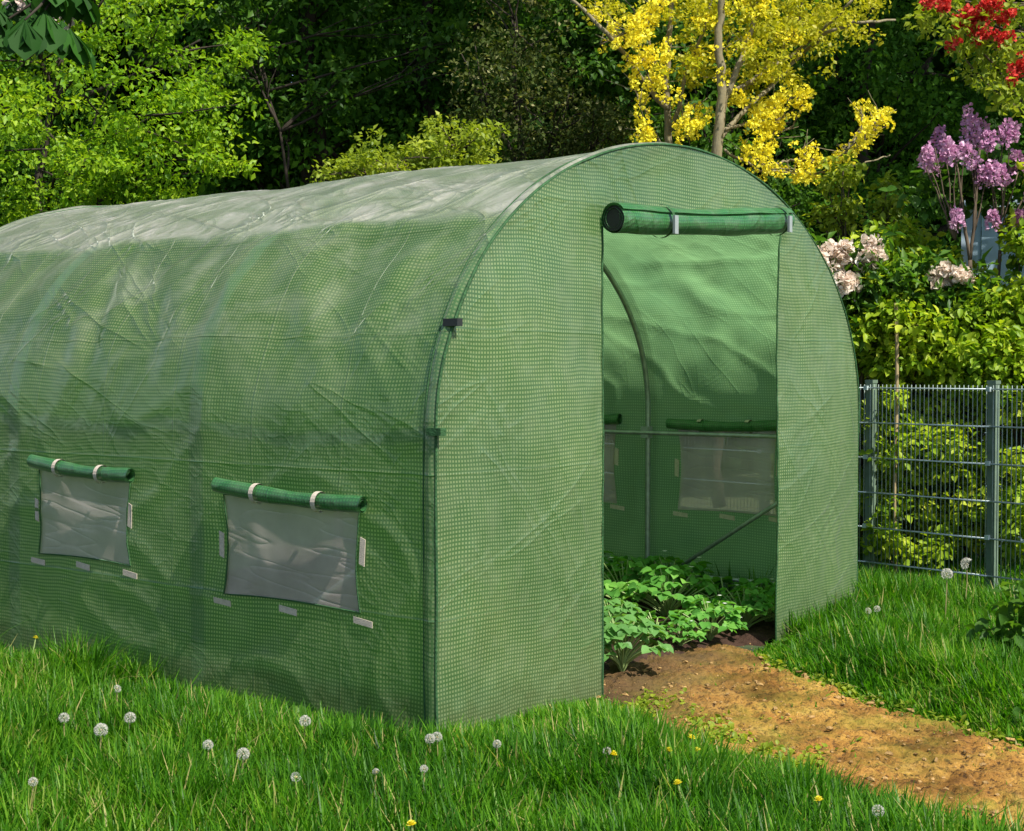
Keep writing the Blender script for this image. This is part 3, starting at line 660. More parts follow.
tree(430, 13.6, 'dark leafy tree with scattered lit sprays above the middle of the roof', 'tree', M['l_dark'],
     [(400, 50, 13.2, .8, .8, 60), (450, 120, 13.4, .8, .7, 60), (480, 20, 13.3, .8, .8, 50), (430, -100, 13, 1.3, .8, 60), (440, -260, 12.7, 1.9, .9, 70), (470, 240, 13.6, 1.0, .7, 40)], 62, .07, M['bark_dark'], tr=.12, name='dark_tree')
tree(370, 12, 'thin mid green sapling sprays showing in front of the dark trees', 'tree', M['l_mid'],
     [(330, 90, 12, .22, .25, 7), (350, 65, 12.1, .2, .15, 4), (437, 60, 12, .25, .22, 7), (450, 40, 12, .2, .15, 5), (290, 130, 12.3, .2, .3, 6), (250, 60, 12, .35, .4, 10), (255, 10, 12, .4, .3, 10), (390, 20, 12.2, .3, .2, 6)], 45, .06, M['bark_dark'], tr=.03, name='sapling', clump=(.09, .18))
tree(410, 9.6, 'low lime yellow bush showing just over the middle of the roof', 'bush', M['l_lime'],
     [(400, 158, 9.5, .42, .16, 28), (455, 145, 9.6, .35, .2, 26), (365, 172, 9.5, .22, .08, 10), (430, 200, 9.7, .5, .3, 26), (350, 172, 9.4, .18, .05, 5)], 60, .036, M['bark'], tr=.03, name='lime_bush', clump=(.07, .14))
tree(545, 10.6, 'olive brown small leaved shrub between lime bush and yellow tree', 'shrub', M['l_olive'],
     [(520, 100, 10.5, .45, .5, 60), (560, 125, 10.5, .45, .32, 50), (600, 135, 10.4, .3, .25, 30), (515, 20, 10.8, .35, .5, 36), (480, 90, 10.7, .25, .4, 26), (540, 220, 10.6, .7, .5, 50)], 38, .034, M['bark_dark'], tr=.05, name='olive_shrub', clump=(.1, .2))
tree(590, 11.4, 'mid green round leaved tree behind the left yellow blossom', 'tree', M['l_mid'],
     [(575, 60, 11.3, .55, .55, 60), (600, 20, 11.4, .6, .4, 45), (640, 90, 11.4, .5, .5, 40), (560, -60, 11.6, .9, .6, 40), (590, 200, 11.4, .7, .6, 40)], 50, .062, M['bark_dark'], tr=.06, name='round_leaf_tree', clump=(.12, .24))
tree(720, 12.6, 'green undergrowth tree standing behind the yellow blossoming tree trunks', 'tree', M['l_mid'],
     [(690, 100, 12.4, .7, .8, 50), (740, 30, 12.5, .8, .6, 45), (760, 190, 12.3, .6, .5, 36), (800, 110, 12.8, .4, .5, 24), (720, 240, 12.4, .9, .6, 40)], 50, .06, M['bark_dark'], tr=.06, name='undergrowth_tree', clump=(.12, .26))
tree(870, 13.4, 'very dark tree between the yellow blossom and the red blossom', 'tree', M['l_dark'],
     [(830, 60, 13.2, .8, .8, 60), (880, 150, 13.4, .9, .7, 60), (840, 220, 13.2, .8, .6, 50), (930, 60, 13.6, .9, .9, 60), (870, -120, 12.8, 1.7, .9, 80), (1010, 160, 13.8, 1.1, 1.0, 60), (890, 280, 13.4, 1.2, .6, 40)], 62, .06, M['bark_dark'], tr=.11, name='dark_tree')
tree(1120, 13, 'dark tree at the right edge behind the lilac', 'tree', M['l_dark'],
     [(1080, 60, 13, 1.1, 1.0, 60), (1150, 180, 13, 1.1, 1.0, 60), (1080, -120, 12.6, 1.5, .9, 60)], 60, .07, M['bark_dark'], tr=.11, name='dark_tree')
# bare dark stems in the wood
for px, d, x2, h in ((497, 14.6, 505, 6), (832, 12.9, 838, 5), (846, 13.1, 843, 5), (790, 12.7, 795, 4.5), (250, 14.6, 244, 6)):
    pass

def petals(C, ax, ln, rad, n, size, T=TP):
    """a spike or ball of petals round an axis"""
    C = np.asarray(C, float); ax = unit(np.asarray(ax, float)); t = rng.random(n); q = unit(rng.normal(size=(n, 3))); q = unit(q-(q@ax)[:, None]*ax+ax*rng.normal(size=(n, 1))*.35)
    r = rad*np.sqrt(np.clip(1-t*.85, .1, 1))*(.65+.35*rng.random(n))
    P = C+ax*(t*ln)[:, None]+q*r[:, None]
    return P, q+rng.normal(size=(n, 3))*.45, rng.normal(size=(n, 3))*.6+q, size*(.7+.6*rng.random(n))
def petal_obj(name, parts, mat, parent, wid=.9, T=TP):
    P = np.concatenate([p[0] for p in parts]); D = np.concatenate([p[1] for p in parts]); N = np.concatenate([p[2] for p in parts]); s = np.concatenate([p[3] for p in parts])
    V, F, k = leaves(P, D, N, s, wid, T)
    r = np.concatenate([.5*rng.random(len(p[0]))+.5*rng.random() for p in parts])
    return np_mesh(name, V, F, mat, parent, rnd=np.repeat(r, k))

# yellow blossoming tree
b = base_of(705, 10); yt = empty('blossom_tree', b, label='yellow blossoming tree with bare forked stems rising behind the tunnel ridge', cat='tree')
A = lambda px, py, d=10.: at(px, py, d)-b
limbs = [([(662, 330), (667, 200), (668, 140), (666, 80), (670, 20), (676, -60)], .035), ([(705, 330), (712, 200), (718, 140), (722, 95), (718, 40), (722, 0), (726, -80)], .045),
         ([(720, 120), (733, 80), (748, 40), (760, 0), (775, -60)], .026), ([(668, 110), (650, 90), (630, 62), (605, 30), (572, 0), (550, -25)], .022),
         ([(716, 140), (745, 112), (772, 85), (800, 55), (830, 30), (860, 22), (895, 20)], .02), ([(740, 90), (752, 84), (775, 62), (800, 20), (808, -30)], .018),
         ([(672, 130), (690, 60), (705, 30), (715, -20)], .016), ([(664, 150), (650, 125), (640, 95)], .014), ([(725, 150), (760, 172), (800, 172), (835, 172), (875, 160), (890, 155)], .010),
         ([(722, 130), (760, 120), (790, 130), (800, 110)], .012), ([(770, 165), (790, 160), (830, 162), (850, 148), (870, 125), (888, 112)], .011), ([(845, 150), (862, 130), (862, 110)], .008),
         ([(655, 60), (645, 30), (650, -20)], .012), ([(672, 150), (690, 130), (690, 105)], .012), ([(735, 90), (800, 50), (850, 5), (870, -20)], .016)]
paths = []
for pts, r in limbs:
    P = np.array([A(x, y, 10+.25*math.sin(x*.05)) for x, y in pts]); t = np.linspace(0, len(P)-1, 5*len(P)); Q = np.stack([np.interp(t, np.arange(len(P)), P[:, i]) for i in range(3)], -1)
    Q[1:-1] += rng.normal(size=(len(Q)-2, 3))*.006; paths.append((Q, r, r*.4))
limb_paths = list(paths)
sprays = [(660, 5, 640, 30, 16), (610, 40, 655, 20, 14), (648, 55, 630, 70, 12), (600, 45, 640, 25, 14), (625, 40, 640, 50, 16), (640, 35, 640, 8, 12), (660, 10, 668, -10, 10), (635, 85, 648, 140, 26), (650, 90, 660, 75, 18), (640, 130, 650, 150, 10), (680, 100, 690, 145, 22), (694, 105, 700, 130, 14),
          (665, 40, 672, 60, 8), (690, 70, 700, 55, 8), (735, 95, 770, 120, 24), (760, 110, 800, 95, 26), (775, 130, 760, 160, 20), (740, 150, 775, 172, 24), (785, 170, 815, 176, 22), (800, 150, 815, 165, 14), (830, 160, 862, 145, 24), (865, 140, 862, 108, 20), (870, 135, 890, 110, 20), (795, 95, 806, 110, 10),
          (715, 80, 730, 75, 10), (735, 10, 770, 5, 14), (780, 40, 800, 35, 10), (745, 50, 755, 48, 8), (760, 75, 775, 78, 8), (695, 15, 712, 20, 9), (720, 45, 728, 52, 6), (605, 20, 612, 24, 6), (592, 14, 600, 22, 6), (640, 60, 665, 66, 14), (752, 130, 790, 115, 26)]
parts = []; twigs = []
for x0, y0, x1, y1, n in sprays:
    twigs.append((wob(A(x0, y0, 9.98), A(x1, y1, 9.95), 7, .1), .006, .002))
    for q_ in range(n//3): twigs.append((wob(A(x0+(x1-x0)*q_*3/n, y0+(y1-y0)*q_*3/n, 9.97), A(x0+(x1-x0)*q_*3/n+rng.normal()*14, y0+(y1-y0)*q_*3/n-abs(rng.normal())*14, 9.95), 5, .1), .004, .0015))
    for k in range(int(n*1.15)):
        t = rng.random(); d = 9.92+.18*rng.normal(); c = A(x0+(x1-x0)*t+rng.normal()*5.5, y0+(y1-y0)*t+rng.normal()*5.5, d)
        parts.append(petals(c, rng.normal(size=3)+np.array([0, 0, 1]), .02, .026, 16, .022))
petal_obj('blossoms', parts, M['p_yellow'], yt)
trunk_obj(limb_paths+twigs, M['bark_pale'], yt, 'trunk', 7)
cl = []
for x0, y0, rx, ry, n in ((760, 15, 60, 28, 60), (800, 40, 45, 30, 46), (840, 15, 40, 22, 36), (775, 70, 30, 22, 24), (700, 10, 40, 25, 24), (740, 60, 25, 30, 16), (690, 75, 22, 16, 14), (690, 45, 15, 25, 10), (620, 10, 40, 15, 12), (780, -60, 110, 45, 60), (650, -60, 80, 35, 30)):
    for k in range(n):
        p = A(x0+rng.normal()*rx*.55, y0+rng.normal()*ry*.55, 10.05+.3*rng.normal()); cl.append((*p, rng.uniform(.05, .1)))
foliage('young_leaves', cl, 26, .03, M['p_yelgreen'], yt, wid=.8)
foliage('crown', np.concatenate([lobe((.5, .6, 6.3), (1.6, 1.6, 1.3), 110, (.2, .4)), lobe((.4, .4, 8.0), (1.4, 1.4, 1.0), 60, (.2, .4))]), 60, .08, M['p_yelgreen'], yt, wid=.7)  # unseen upper crown, added to cast shade on the trees behind

# hedge shrubs behind the fence
tree(850, 8.75, 'lime green leafy shrub directly right of the tunnel behind the fence', 'shrub', M['l_hedge'],
     [(880, 330, 8.7, .38, .32, 60), (850, 300, 8.8, .35, .35, 46), (900, 270, 8.9, .3, .22, 36), (930, 360, 8.7, .35, .3, 46), (880, 440, 8.75, .5, .35, 60), (890, 530, 8.75, .5, .35, 44), (960, 480, 8.75, .45, .4, 50), (800, 330, 9.1, .5, .5, 40)], 92, .045, M['bark'], tr=.03, T=T7, name='leafy_shrub', clump=(.08, .17))
tree(985, 8.6, 'yellow green leafy shrub at the right edge rising under the lilac', 'shrub', M['l_hedge'],
     [(990, 350, 8.5, .35, .36, 60), (1080, 280, 8.4, .28, .35, 46), (955, 325, 8.7, .3, .2, 40), (1040, 330, 8.5, .4, .6, 60), (1000, 430, 8.55, .45, .4, 46), (1020, 520, 8.5, .45, .4, 44), (1085, 215, 8.5, .33, .4, 40), (1110, 400, 8.5, .5, .6, 50)], 92, .045, M['bark'], tr=.03, T=T7, name='leafy_shrub', clump=(.08, .17))
tree(930, 9.2, 'lime shrub with upright shoots in the middle of the hedge behind', 'shrub', M['l_lime'],
     [(920, 290, 9.1, .4, .2, 46), (945, 325, 9.1, .4, .25, 46), (890, 215, 9.4, .07, .3, 7), (838, 205, 9.6, .12, .3, 10), (905, 250, 9.2, .18, .12, 12), (910, 420, 9.3, .6, .5, 44), (925, 540, 9.3, .7, .4, 40)], 62, .043, M['bark'], tr=.03, T=T7, name='leafy_shrub', clump=(.07, .15))
# rhododendron with cream trusses
b = base_of(850, 9.0); rh = empty('rhododendron', b, label='rhododendron with cream pink flower trusses showing beside the tunnel shoulder', cat='rhododendron')
A = lambda px, py, d=8.55: at(px, py, d)-b
tr_ = [(822, 258), (832, 268), (846, 255), (858, 262), (870, 250), (876, 258), (842, 284), (850, 288), (866, 262), (835, 254), (934, 279), (946, 272), (958, 279), (965, 277), (951, 282), (940, 285)]
trunk_obj([(wob((0, 0, 0), A(x, y)-np.array((0, 0, .05)), 8, .1), .014, .005) for x, y in tr_], M['bark'], rh)
for x, y in tr_:
    r = (.062 if x < 900 else .040)*rng.uniform(.75, 1.1); c = A(x, y, 8.4+.1*rng.random())
    petal_obj('flower_truss', [petals(c+unit(rng.normal(size=3))*r*.6, (0, 0, 1), .03, r*.6, 26, .030) for _ in range(6)], M['p_cream'], rh, wid=1.15, T=T7)
foliage('leaves', [(*A(x+rng.normal()*16, y+16+rng.normal()*14, 8.5), .10) for x, y in tr_ for _ in range(5)], 22, .085, M['l_mid'], rh, wid=.35)
# lilac
b = base_of(965, 8.7); li = empty('lilac_bush', b, label='lilac bush with upright purple flower panicles above the hedge at right', cat='lilac')
A = lambda px, py, d=8.65: at(px, py, d)-b
pan = [(966, 150, 966, 110), (980, 150, 978, 122), (972, 140, 973, 118), (935, 148, 940, 126), (925, 165, 928, 150), (932, 172, 936, 155), (955, 160, 956, 138), (986, 148, 990, 133), (1003, 143, 1006, 124), (1010, 138, 1012, 126), (985, 185, 982, 168), (992, 180, 994, 164), (1005, 185, 1006, 165), (1018, 172, 1020, 152), (978, 178, 976, 165), (958, 226, 958, 208), (992, 224, 994, 214), (1020, 225, 1020, 212), (946, 160, 944, 148), (1030, 200, 1034, 180), (1050, 160, 1056, 130), (975, 165, 968, 145)]
pth = [(wob(A(*((955, 240) if x0 < 970 else (1000, 235) if x0 > 985 else (975, 230))), A(x0, y0), 7, .08), .006, .003) for x0, y0, x1, y1 in pan]+[(wob((0, 0, 0), A(970, 260), 8, .06), .022, .012), (wob((0, 0, 0), A(1000, 250), 8, .08), .02, .01), (wob(A(970, 260), A(956, 160), 8, .05), .012, .005), (wob(A(970, 260), A(980, 150), 8, .05), .011, .005)]
trunk_obj(pth, M['bark'], li)
for x0, y0, x1, y1 in pan:
    a = A(x0, y0, 8.6+.12*rng.normal()); ax_ = A(x1, y1, 8.6)-A(x0, y0, 8.6); ln = np.linalg.norm(ax_)
    petal_obj('flower_panicle', [petals(a, ax_+np.array((rng.normal()*.02, rng.normal()*.02, 0)), ln*1.1, .036, 140, .022)], M['p_lilac'], li)
lq = [(x0+rng.normal()*14, y0+14+abs(rng.normal())*16) for x0, y0, _, _ in pan for _ in range(5)]
foliage('leaves', [(*A(x, y, 8.75), .08) for x, y in lq if not (945 < x < 1008 and 205 < y < 285)], 12, .058, M['l_mid'], li, T=T7, wid=.75)
# red blossoming tree, trunk off to the right
b = base_of(1130, 9.0); rd = empty('red_blossom_tree', b, label='red blossoming tree reaching into the top right corner with lime leaves', cat='tree')
A = lambda px, py, d=8.8: at(px, py, d)-b
rc = [(930, 2), (943, 3), (945, 10), (970, 12), (985, 5), (992, 8), (960, 24), (972, 28), (990, 36), (1000, 40), (1008, 38), (953, 43), (985, 18), (1000, 22), (1010, 14), (1018, 65), (1022, 70), (1012, 78), (962, 18), (978, 36), (1040, 30), (1060, 60), (1030, -20), (960, -20), (1000, -30), (1080, 20), (976, 20), (993, 3)]
main = wob((0, 0, 0), A(1140, -120), 12, .1); paths = [(main, .10, .04)]
for x, y in rc: paths.append((wob(main[6+rng.integers(0, 4)], A(x, y), 8, .12), .014, .004))
trunk_obj(paths, M['bark'], rd)
for x, y in rc:
    c = A(x, y, 8.45+.15*rng.random()); n = 7
    petal_obj('blossom_cluster', [petals(c+unit(rng.normal(size=3))*.05*rng.random(), (0, 0, 1), .012, .02, 14, .02) for _ in range(n)], M['p_red'], rd)
lv = [(x+rng.normal()*16, y+rng.normal()*13) for x, y in rc for _ in range(3)]+[(925+rng.normal()*10, 15+rng.normal()*8) for _ in range(6)]+[(985+rng.normal()*16, 65+rng.normal()*14) for _ in range(22)]+[(1010+rng.normal()*12, 105+rng.normal()*5) for _ in range(8)]+[(1000+rng.normal()*12, 85) for _ in range(5)]
foliage('leaves', [(*A(x, y, 8.8+.2*rng.normal()), .07) for x, y in lv]+list(lobe(A(1130, -40, 9.2), (.9, .9, .8), 60, (.1, .2))), 16, .045, M['l_lime'], rd, wid=.7)
foliage('crown', lobe((3.0, -.2, 7.6), (1.6, 1.6, 1.2), 170, (.25, .45)), 60, .085, M['l_mid'], rd, wid=.7)  # out-of-view foliage added high up to keep the right-hand trees dark
# chestnut reaching in at top left, trunk outside the frame
b = base_of(-330, 5.0); ch = empty('chestnut_tree', b, label='chestnut branch with big dark drooping leaves hanging in at top left', cat='tree')
A = lambda px, py, d=4.2: at(px, py, d)-b
main = wob((0, 0, 0), A(-330, -560, 5.0), 12, .08)
lv = [(25, 20), (70, 28), (45, 10), (20, -10), (50, -20), (75, -15), (-10, 0), (30, 12), (8, 20), (62, 20), (-20, 40), (-60, 10), (-110, 20), (-150, -40), (-60, -60), (0, -70), (-200, 20), (-120, -90)]
paths = [(main, .16, .05), (wob(main[8], A(75, -30), 10, .05, (0, 0, .12)), .035, .008)]
lb = paths[1][0]; Pp, Dd, Nn, Ss = [], [], [], []
for x, y in lv:
    a = A(x, y, 4.2+.15*rng.normal()); s = lb[np.argmin(np.linalg.norm(lb-a, axis=1))]; paths.append((wob(s, a, 5, .05), .005, .003))
    ax_ = rng.random()*6
    for k in range(7):
        g = ax_+(k-3)*.62; hd = np.array([math.cos(g), math.sin(g), 0]); Pp.append(a); Dd.append(hd*.55-np.array([0, 0, .75+.2*rng.random()])); Nn.append(hd*.8+np.array([0, 0, .6])); Ss.append(.13*(1-.08*abs(k-3))*rng.uniform(.85, 1.1))
trunk_obj(paths, M['bark_dark'], ch)
TL = (np.array([(0,0,0),(.18,.3,.02),(.42,.62,.05),(.36,.8,.0),(0,1,-.14),(-.36,.8,.0),(-.42,.62,.05),(-.18,.3,.02),(0,.55,-.03)]), T7[1])
V, F, k = leaves(np.array(Pp), np.array(Dd), np.array(Nn), np.array(Ss), .8, TL)
np_mesh('crown', V, F, M['l_chest'], ch, rnd=np.repeat(rng.random(len(Pp)), k))
petal_obj('flower_candle', [petals(A(62, 22), A(82, -5)-A(62, 22), .11, .022, 110, .015)], M['p_pinkwhite'], ch)
petal_obj('flower_candle', [petals(A(12, 5), A(25, -25)-A(12, 5), .11, .022, 90, .015)], M['p_pinkwhite'], ch)
# cane in the hedge
mb = MB(); b = at(897, 370, 8.36); b[2] = -.03; e = np.array(at(896, 303, 8.36))-b; mb.tube(wob((0, 0, 0), e, 8, .02), [.011]*8, 7)
o = mb.build('garden_cane', M['cane'], smooth=True); o.location = b; tag(o, 'thin dry upright cane standing among the hedge leaves', 'cane')

# blue shed
sp = at(962, 370, 9.5); sh = empty('garden_shed', (sp[0], sp[1], 0), YAW*-1-.30, label='small pale blue board shed glimpsed behind the lilac', cat='shed')
mb = MB()
for k in range(11): mb.box((.11*k+.002, -.012 if k % 2 else 0, 0), (.11*(k+1)-.002, .03, 2.17))
for k in range(10): mb.box((.0, .034+.11*k, 0), (.03, .034+.11*(k+1)-.004, 2.17))
mb.build('wall', M['shed'], sh)
mb = MB(); mb.box((-.05, -.08, 2.172), (1.3, 1.25, 2.26)); mb.build('roof', M['shed_roof'], sh)
mb = MB(); mb.box((-.012, -.028, 0), (.06, -.0125, 2.168)); mb.build('corner_trim', M['shed_roof'], sh)

# ------------------------------------------------------------------ bed plants inside the tunnel
def bed_plant(seed, n, R, hgt, lsize, mat, flowers):
    r_ = np.random.default_rng(seed); Pp, Dd, Nn, Ss = [], [], [], []; stems = []; tips = []
    for i in range(n):
        a = r_.random()*2*PI; rr = R*math.sqrt(r_.random()); h = hgt*(1-.45*(rr/R)**2)*r_.uniform(.65, 1.1)
        tip = np.array([math.cos(a)*rr, math.sin(a)*rr, h]); t = np.linspace(0, 1, 5)[:, None]
        stems.append(np.array([0, 0, 0])+tip*np.concatenate([t**1.3, t**1.3, t**.7], 1)); out = np.array([math.cos(a), math.sin(a), 0]); tips.append(tip)
        for k in (-1, 0, 1):
            g = a+k*1.15+r_.normal()*.2; d = np.array([math.cos(g), math.sin(g), -.25+r_.normal()*.2]); Pp.append(tip); Dd.append(d); Nn.append(np.array([0, 0, 1])+out*.3+r_.normal(size=3)*.2); Ss.append(lsize*r_.uniform(.75, 1.2))
    V, F, k = leaves(np.array(Pp), np.array(Dd), np.array(Nn), np.array(Ss), .85, T7)
    r = np.repeat(.5*r_.random(n), 3)+.5*r_.random(3*n)
    e = empty('bed_plant'); lo = np_mesh('leaves', V, F, mat, e, rnd=np.repeat(r, k), smooth=True)
    mb = MB()
    for s in stems: mb.tube(s, .0032, 4)
    mb.build('stems', M['stem'], e)
    for f in range(flowers):
        tp = tips[f]*np.array([1, 1, 1.05])+np.array([0, 0, .02]); D = [np.array([math.cos(q), math.sin(q), .25]) for q in np.arange(5)*2*PI/5]
        V, F, k = leaves(np.repeat(tp[None], 5, 0), np.array(D), np.tile([0, 0, 1.], (5, 1)), .013, 1.0, TP); np_mesh('flower', V, F, M['p_white'], e, rnd=rng.random(15))
    return e
def copy_tree(o, parent=None):
    c = o.copy(); COL.objects.link(c); c.parent = parent
    for ch_ in [x for x in bpy.data.objects if x.parent == o]: copy_tree(ch_, c)
    return c
protos = [bed_plant(1, 46, .20, .24, .056, M['l_bed'], 3), bed_plant(2, 52, .23, .24, .054, M['l_bed'], 2), bed_plant(3, 36, .18, .20, .058, M['l_bed'], 2), bed_plant(4, 64, .17, .24, .052, M['l_bedpale'], 0), bed_plant(5, 9, .11, .13, .052, M['l_bed'], 0)]
# px, py of the base, prototype, scale, label
bp = [(622, 682, 3, 1.2, 'pale green leafy plant crowding the left door jamb at the path'),
      (612, 640, 3, .75, 'smaller pale plant half hidden behind the left jamb plant'),
      (625, 612, 1, 1.0, 'dense green plant at the left end of the back row'),
      (668, 622, 1, 1.0, 'bushy plant in mid row directly left of the dark soil gap'),
      (655, 640, 4, 1.0, 'small few leaved seedling alone at the path edge'),
      (690, 600, 0, 1.0, 'upright bushy plant in the back row under the brace'),
      (652, 598, 2, 1.0, 'low plant in the back row below the hoop foot'),
      (710, 645, 0, .95, 'front row plant in the middle of the door, by the path end'),
      (745, 648, 1, 1.0, 'large front row plant close to the right door edge'),
      (768, 640, 2, 1.0, 'front row plant cut off by the right door edge'),
      (745, 606, 4, 1.3, 'small sparse plant behind the soil gap near the wall'),
      (768, 612, 2, .8, 'last plant of the back row beside the right door edge'),
      (680, 646, 2, .7, 'young low plant at the front between seedling and middle plant'),
      (606, 590, 0, 1.0, 'plant mostly hidden by the left door edge in the back row')]
used = set()
for px, py, k, s, lab in bp:
    o = protos[k] if k not in used else copy_tree(protos[k]); used.add(k)
    p = on_ground(px, py, -.02); lo_ = .14 if k == 3 else .22; sh_ = max(0, lo_-p[1])/(p[1]-CAM[1]); p = p+(p-CAM)*sh_; o.location = (min(p[0], 2.72), p[1], -.03); s *= (.8 if p[1] < .35 else 1.05); o.rotation_euler = (0, 0, rng.random()*6.28); o.scale = (s, s, s)
    tag(o, lab, 'plant', 'leafy plants in the tunnel bed')

# ------------------------------------------------------------------ lawn
def grass(n, name='grass'):
    # sample in the visible ground wedge, denser near the camera
    P = []
    need = n
    while need > 0:
        m = need*4+1000
        x = rng.uniform(-4.2, 5.4, m); y = rng.uniform(-3.9, 5.2, m)
        D = np.stack([x, y, 0*x], -1)-CAM; w = D@FW; px = 512+FPX*(D@RT)/np.maximum(w, .1)
        ok = (w > 2.7) & (px > -190) & (px < 1200) & ~((x > .0) & (x < W) & (y > .0) & (y < L))
        ok &= rng.random(m) < np.clip((4.6/np.maximum(w, 1))**1.3, 0, 1)
        ok &= ~((x > W-.05) & (y > 1.2)) & ~((x > 4.9)) & ~((x > 0) & (y > L+.4))
        l = edge(PL, y)-.0; r = edge(PR, y); wv = np.array([.06*nz(0, a, 5, 3.3)+.05*nz(b_, a, 14, 4.4) for a, b_ in zip(y, x)]) if m < 2e6 else 0
        dl = x-(l+wv); drr = (r-wv)-x; inside = np.minimum(dl, drr)
        pr = np.clip(inside/.10, 0, 1); ok &= ~((inside > 0) & (rng.random(m) < np.clip(.22+.75*(np.maximum(inside, 0)/.2)**.6, 0, .992)) & (y < .3))
        q = np.stack([x, y, np.where(inside > 0, .55, 1.0)], -1)[ok][:need]; P.append(q); need -= len(q)
    Q = np.concatenate(P); n = len(Q); x, y, sc = Q.T
    tuft = np.array([nz(a, b_, 2.6, 2.0)+.6*nz(a, b_, 8, 5.0) for a, b_ in zip(x, y)])
    h = (.098+.07*tuft+.10*rng.random(n)**2)*sc
    near = np.exp(-np.maximum(0, np.maximum(-x, np.maximum(x-W, -y)))/.10)*(x > W)      # longer by the film where no mower reaches
    h *= 1+.45*near*rng.random(n); wl = np.where(y > 0, np.maximum(-x, 0), np.hypot(np.maximum(-x, 0), -y)); wl = np.where(x > 2.3, 9, wl); h *= .34+.66*np.clip(wl/.42, 0, 1)*1.0; h *= np.where((wl < .3) & (tuft > .35) & (y > .9), 1.6, 1)
    pe = np.maximum(edge(PL, y)-x, x-edge(PR, y)); h *= np.where(y < .1, .4+.6*np.clip(pe/.30, 0, 1), 1)
    df_ = np.abs((x-FA[0])*FD[1]-(y-FA[1])*FD[0]); h = np.where((x > 3.0), h*np.clip(.25+df_/.9, .3, 1.2), h); h = np.clip(h, .03, .26)
    wd = rng.uniform(.0018, .0042, n)*1.2; a = rng.random(n)*2*PI; D = np.stack([np.cos(a), np.sin(a), 0*a], -1); X = np.stack([-np.sin(a), np.cos(a), 0*a], -1)
    lean = rng.gamma(1.6, .16, n); cur = rng.gamma(1.5, .22, n)
    ts = np.array([0, .4, .75, 1.0]); ws = np.array([1, .9, .6, .08]); V = np.zeros((n, 8, 3)); al = np.tile(np.repeat(ts, 2), n)
    base = np.stack([x, y, 0*x-.055], -1)
    for i, (t, w_) in enumerate(zip(ts, ws)):
        hz = h*(lean*t+cur*t*t); vz = h*t*np.sqrt(np.clip(1-.45*(lean*.6+cur*t)**2, .15, 1))
        c = base+D*hz[:, None]+np.stack([0*x, 0*x, vz], -1)
        V[:, 2*i] = c-X*(wd*w_)[:, None]; V[:, 2*i+1] = c+X*(wd*w_)[:, None]
    f = np.array([(0, 1, 3, 2), (2, 3, 5, 4), (4, 5, 7, 6)]); F = (f[None]+(np.arange(n)*8)[:, None, None]).reshape(-1, 4)
    r = np.where(rng.random(n) < .045, 1.35, rng.random(n)*.92)
    o = np_mesh(name, V.reshape(-1, 3), F, M['grass'], rnd=np.repeat(r, 3), pt=al, smooth=True)
    return tag(o, 'long bright green lawn grass around the tunnel and the path', 'grass', kind='stuff')
grass(265000)
wc = []
while len(wc) < 420:
    x, y = rng.uniform(-3, 4.2), rng.uniform(-3, 3.5)
    if (0 < x < W and y > 0) or (edge(PL, y)-.1 < x < edge(PR, y)+.1): continue
    if nz(x, y, 1.6, 31) > .05: wc.append((x, y, -.0, .05))
tag(foliage('clover', wc, 14, .024, M['l_mid'], None, T=T7, wid=.9, up=1.4), 'low clover and small broad leaves growing between the grass', 'clover', kind='stuff')

# dandelions
def clock(hh, r, seed):
    e = empty('dandelion_clock'); mb = MB(); mb.tube(wob((0, 0, -.06), (.01, 0, hh-r), 6, .08), [.0024]*6, 5); mb.build('stem', M['stem_red'], e)
    g = np.random.default_rng(seed); n = 85; i = np.arange(n)+.5; ph = np.arccos(1-2*i/n); t_ = PI*(1+5**.5)*i; q = np.stack([np.cos(t_)*np.sin(ph), np.sin(t_)*np.sin(ph), np.cos(ph)], -1)
    q = q[q[:, 2] > -.75]
    if seed % 4 == 3: q = q[q@unit(g.normal(size=3)) > -.25]
    n = len(q); c = np.array((.01, 0, hh)); P = []; D = []; N = []; 
    for k in range(5):
        tdir = unit(np.cross(q, unit(g.normal(size=(n, 3))))); P.append(c+q*r*.72); D.append(q*.62+tdir*.75); N.append(q)
    V, F, k = leaves(np.concatenate(P), np.concatenate(D), np.concatenate(N), r*.45, .13, T4)
    np_mesh('down', V, F, M['p_clock'], e, rnd=np.repeat(g.random(n*5), k))
    mb = MB(); blob(mb, c, .004, 1); mb.build('core', M['stem_red'], e, smooth=True); return e
